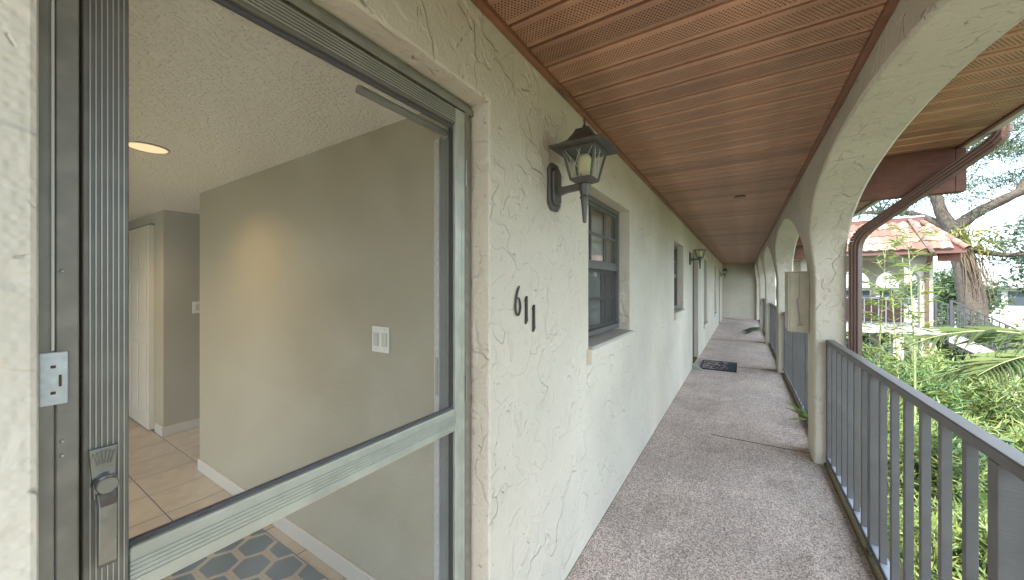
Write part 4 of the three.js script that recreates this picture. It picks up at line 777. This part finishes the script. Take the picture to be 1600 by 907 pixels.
function frondGeo(L, ribs, P, len, droop, R, col, n = 28, ll = 0.46) {   // P: origin; dir horizontally; arches up then down
  const { o, a, up } = P, pts = []; for (let i = 0; i <= 6; i++) { const f = i / 6; pts.push(o.clone().add(new THREE.Vector3(Math.cos(a) * len * f * (1 - 0.12 * f), len * (up * f - droop * f * f), Math.sin(a) * len * f * (1 - 0.12 * f)))); }
  ribs.push(limb(pts, [0.014, 0.009, 0.003], 5)); const c = new THREE.CatmullRomCurve3(pts);
  for (let i = 4; i < n; i++) { const f = i / n, p = c.getPoint(f), t = c.getTangent(f), s = new THREE.Vector3().crossVectors(t, UP).normalize(), l = ll * Math.sin(Math.PI * (0.12 + 0.82 * f)) + 0.06;
    for (const k of [-1, 1]) { const d = s.clone().multiplyScalar(k).addScaledVector(t, 0.75).add(new THREE.Vector3(0, 0.1 - 0.75 * R(), 0)); L.leaf(p, d, l * (0.85 + 0.3 * R()), 0.017, col, R, k * 0.4); } }
}
function palm(label, [x, d], yc, n, len, seed, fixed = []) {
  const R = rng(seed), t = thing('garden_palm', label, 'palm', [x, GND, d], 'garden palms'), L = new Leaves(), ribs = [];
  part(t, 'trunk', limb([V(x + 0.1, GND - 0.05, d), V(x, (GND + yc) / 2, d + 0.05), V(x, yc, d)], [0.11, 0.085, 0.07], 9, 0.15, seed), M.palmStem);
  for (let i = 0; i < n; i++) frondGeo(L, ribs, { o: V(x, yc, d), a: i / n * 6.283 + R() * 0.3, up: 0.25 + 0.7 * R() }, len * (0.85 + 0.3 * R()), 0.45 + 0.35 * R(), R, [0.13, 0.20, 0.07]);
  for (const [a, up, dr, l] of fixed) frondGeo(L, ribs, { o: V(x, yc, d), a, up }, l, dr, R, [0.17, 0.23, 0.08], 40, 0.52);
  part(t, 'frond_rib', merge(ribs), M.stem); part(t, 'fronds', L.geo(), M.leaf);
}
palm('feathery palm arching in from the right above the railing', [3.7, 7.0], 0.55, 6, 1.5, 601, [[3.05, 0.62, 0.55, 2.1], [3.35, 0.2, 0.4, 1.7], [2.7, 0.45, 0.5, 1.8]]);
palm('lower feathery palm seen between the balusters', [3.5, 5.3], -0.75, 11, 1.6, 602, [[3.3, 0.45, 0.45, 1.7], [2.6, 0.5, 0.5, 1.5]]);
{ // dry frond lying on the walkway at the fourth arch
  const R = rng(700), t = thing('fallen_frond', 'grey drooping palm frond lying on the walkway by the third railing', 'palm frond', [0.35, 0, 13.2]), L = new Leaves();
  for (let i = 0; i < 15; i++) { const b = V(0.46, 0.12 + 0.1 * R(), 13.0 + R() * 0.5); L.leaf(b, new THREE.Vector3(-1, -0.22 - 0.1 * R(), (R() - 0.5) * 1.6), 0.35 + 0.25 * R(), 0.016, i % 4 ? [0.09, 0.085, 0.07] : [0.14, 0.2, 0.06], R, R() - 0.5); }
  part(t, 'leaflets', L.geo(), M.leaf); part(t, 'rib', limb([V(0.55, 0.09, 13.2), V(0.42, 0.16, 13.25), V(0.1, 0.05, 13.3), V(-0.02, 0.01, 13.3)], [0.01, 0.008, 0.005], 5), M.stem);
}
{ // small weed at the foot of the second railing
  const R = rng(710), t = thing('weed', 'small green weed sprouting at the foot of the second railing', 'plant', [0.57, 0.022, 4.9]), L = new Leaves();
  for (let i = 0; i < 26; i++) L.leaf(V(0.60, 0.03 + 0.05 * R(), 4.75 + R() * 0.25), rdir(R, 0.7), 0.12 + 0.14 * R(), 0.018, [0.20, 0.28, 0.06], R, R());
  part(t, 'leaves', L.geo(), M.leaf); part(t, 'stem', limb([V(0.6, 0.0, 4.87), V(0.6, 0.06, 4.87), V(0.595, 0.13, 4.88)], [0.005, 0.004, 0.002], 5), M.stem);
}
{ // ground cover, too fine to count
  const R = rng(720), L = new Leaves(); for (let i = 0; i < 26000; i++) { const x = 1.2 + R() * R() * 16, d = -2 + R() * 24; L.leaf(V(x, GND + 0.012, d), rdir(R, 1.1), 0.16 + 0.3 * R(), 0.035, R() > 0.25 ? [0.18, 0.27, 0.08] : [0.3, 0.28, 0.14], R, R() * 3); }
  const m = new THREE.Mesh(L.geo(), M.leaf); m.name = 'ground_cover'; m.userData = { label: 'low green and tan ground cover across the garden floor', category: 'ground cover', kind: 'stuff' }; m.castShadow = m.receiveShadow = true; scene.add(m);
}
// white houses beyond the trees
for (const [x, d, w, h, l] of [[14, 47, 13, 5.4, 'long low white house seen through the trees beyond the stair'], [26, 52, 12, 5.8, 'white house far right beyond the garden'], [2, 50, 12, 5.6, 'white house far behind the pavilion arches']]) {
  const o = thing('white_house', l, 'house', [x, GND, d], 'white houses beyond the trees');
  part(o, 'wall', bx(x - w / 2, x + w / 2, GND - 0.02, GND + h * 0.72, d, d + 7), M.farWhite);
  part(o, 'roof', bx(x - w / 2 - 0.6, x + w / 2 + 0.6, GND + h * 0.7201, GND + h, d - 0.6, d + 7.6, 0.1), M.farRoof);
  for (let i = 0; i < 9; i++) { const wx = x - w / 2 + 0.8 + i * (w - 1.6) / 9, f = part(o, 'window', bx(wx, wx + 0.9, GND + h * 0.46, GND + h * 0.68, d - 0.03, d - 0.001), M.farGlass); part(f, 'sill', bx(wx - 0.05, wx + 0.95, GND + h * 0.44, GND + h * 0.4599, d - 0.08, d - 0.001), M.farWhite); }
}

renderer.render(scene, camera);
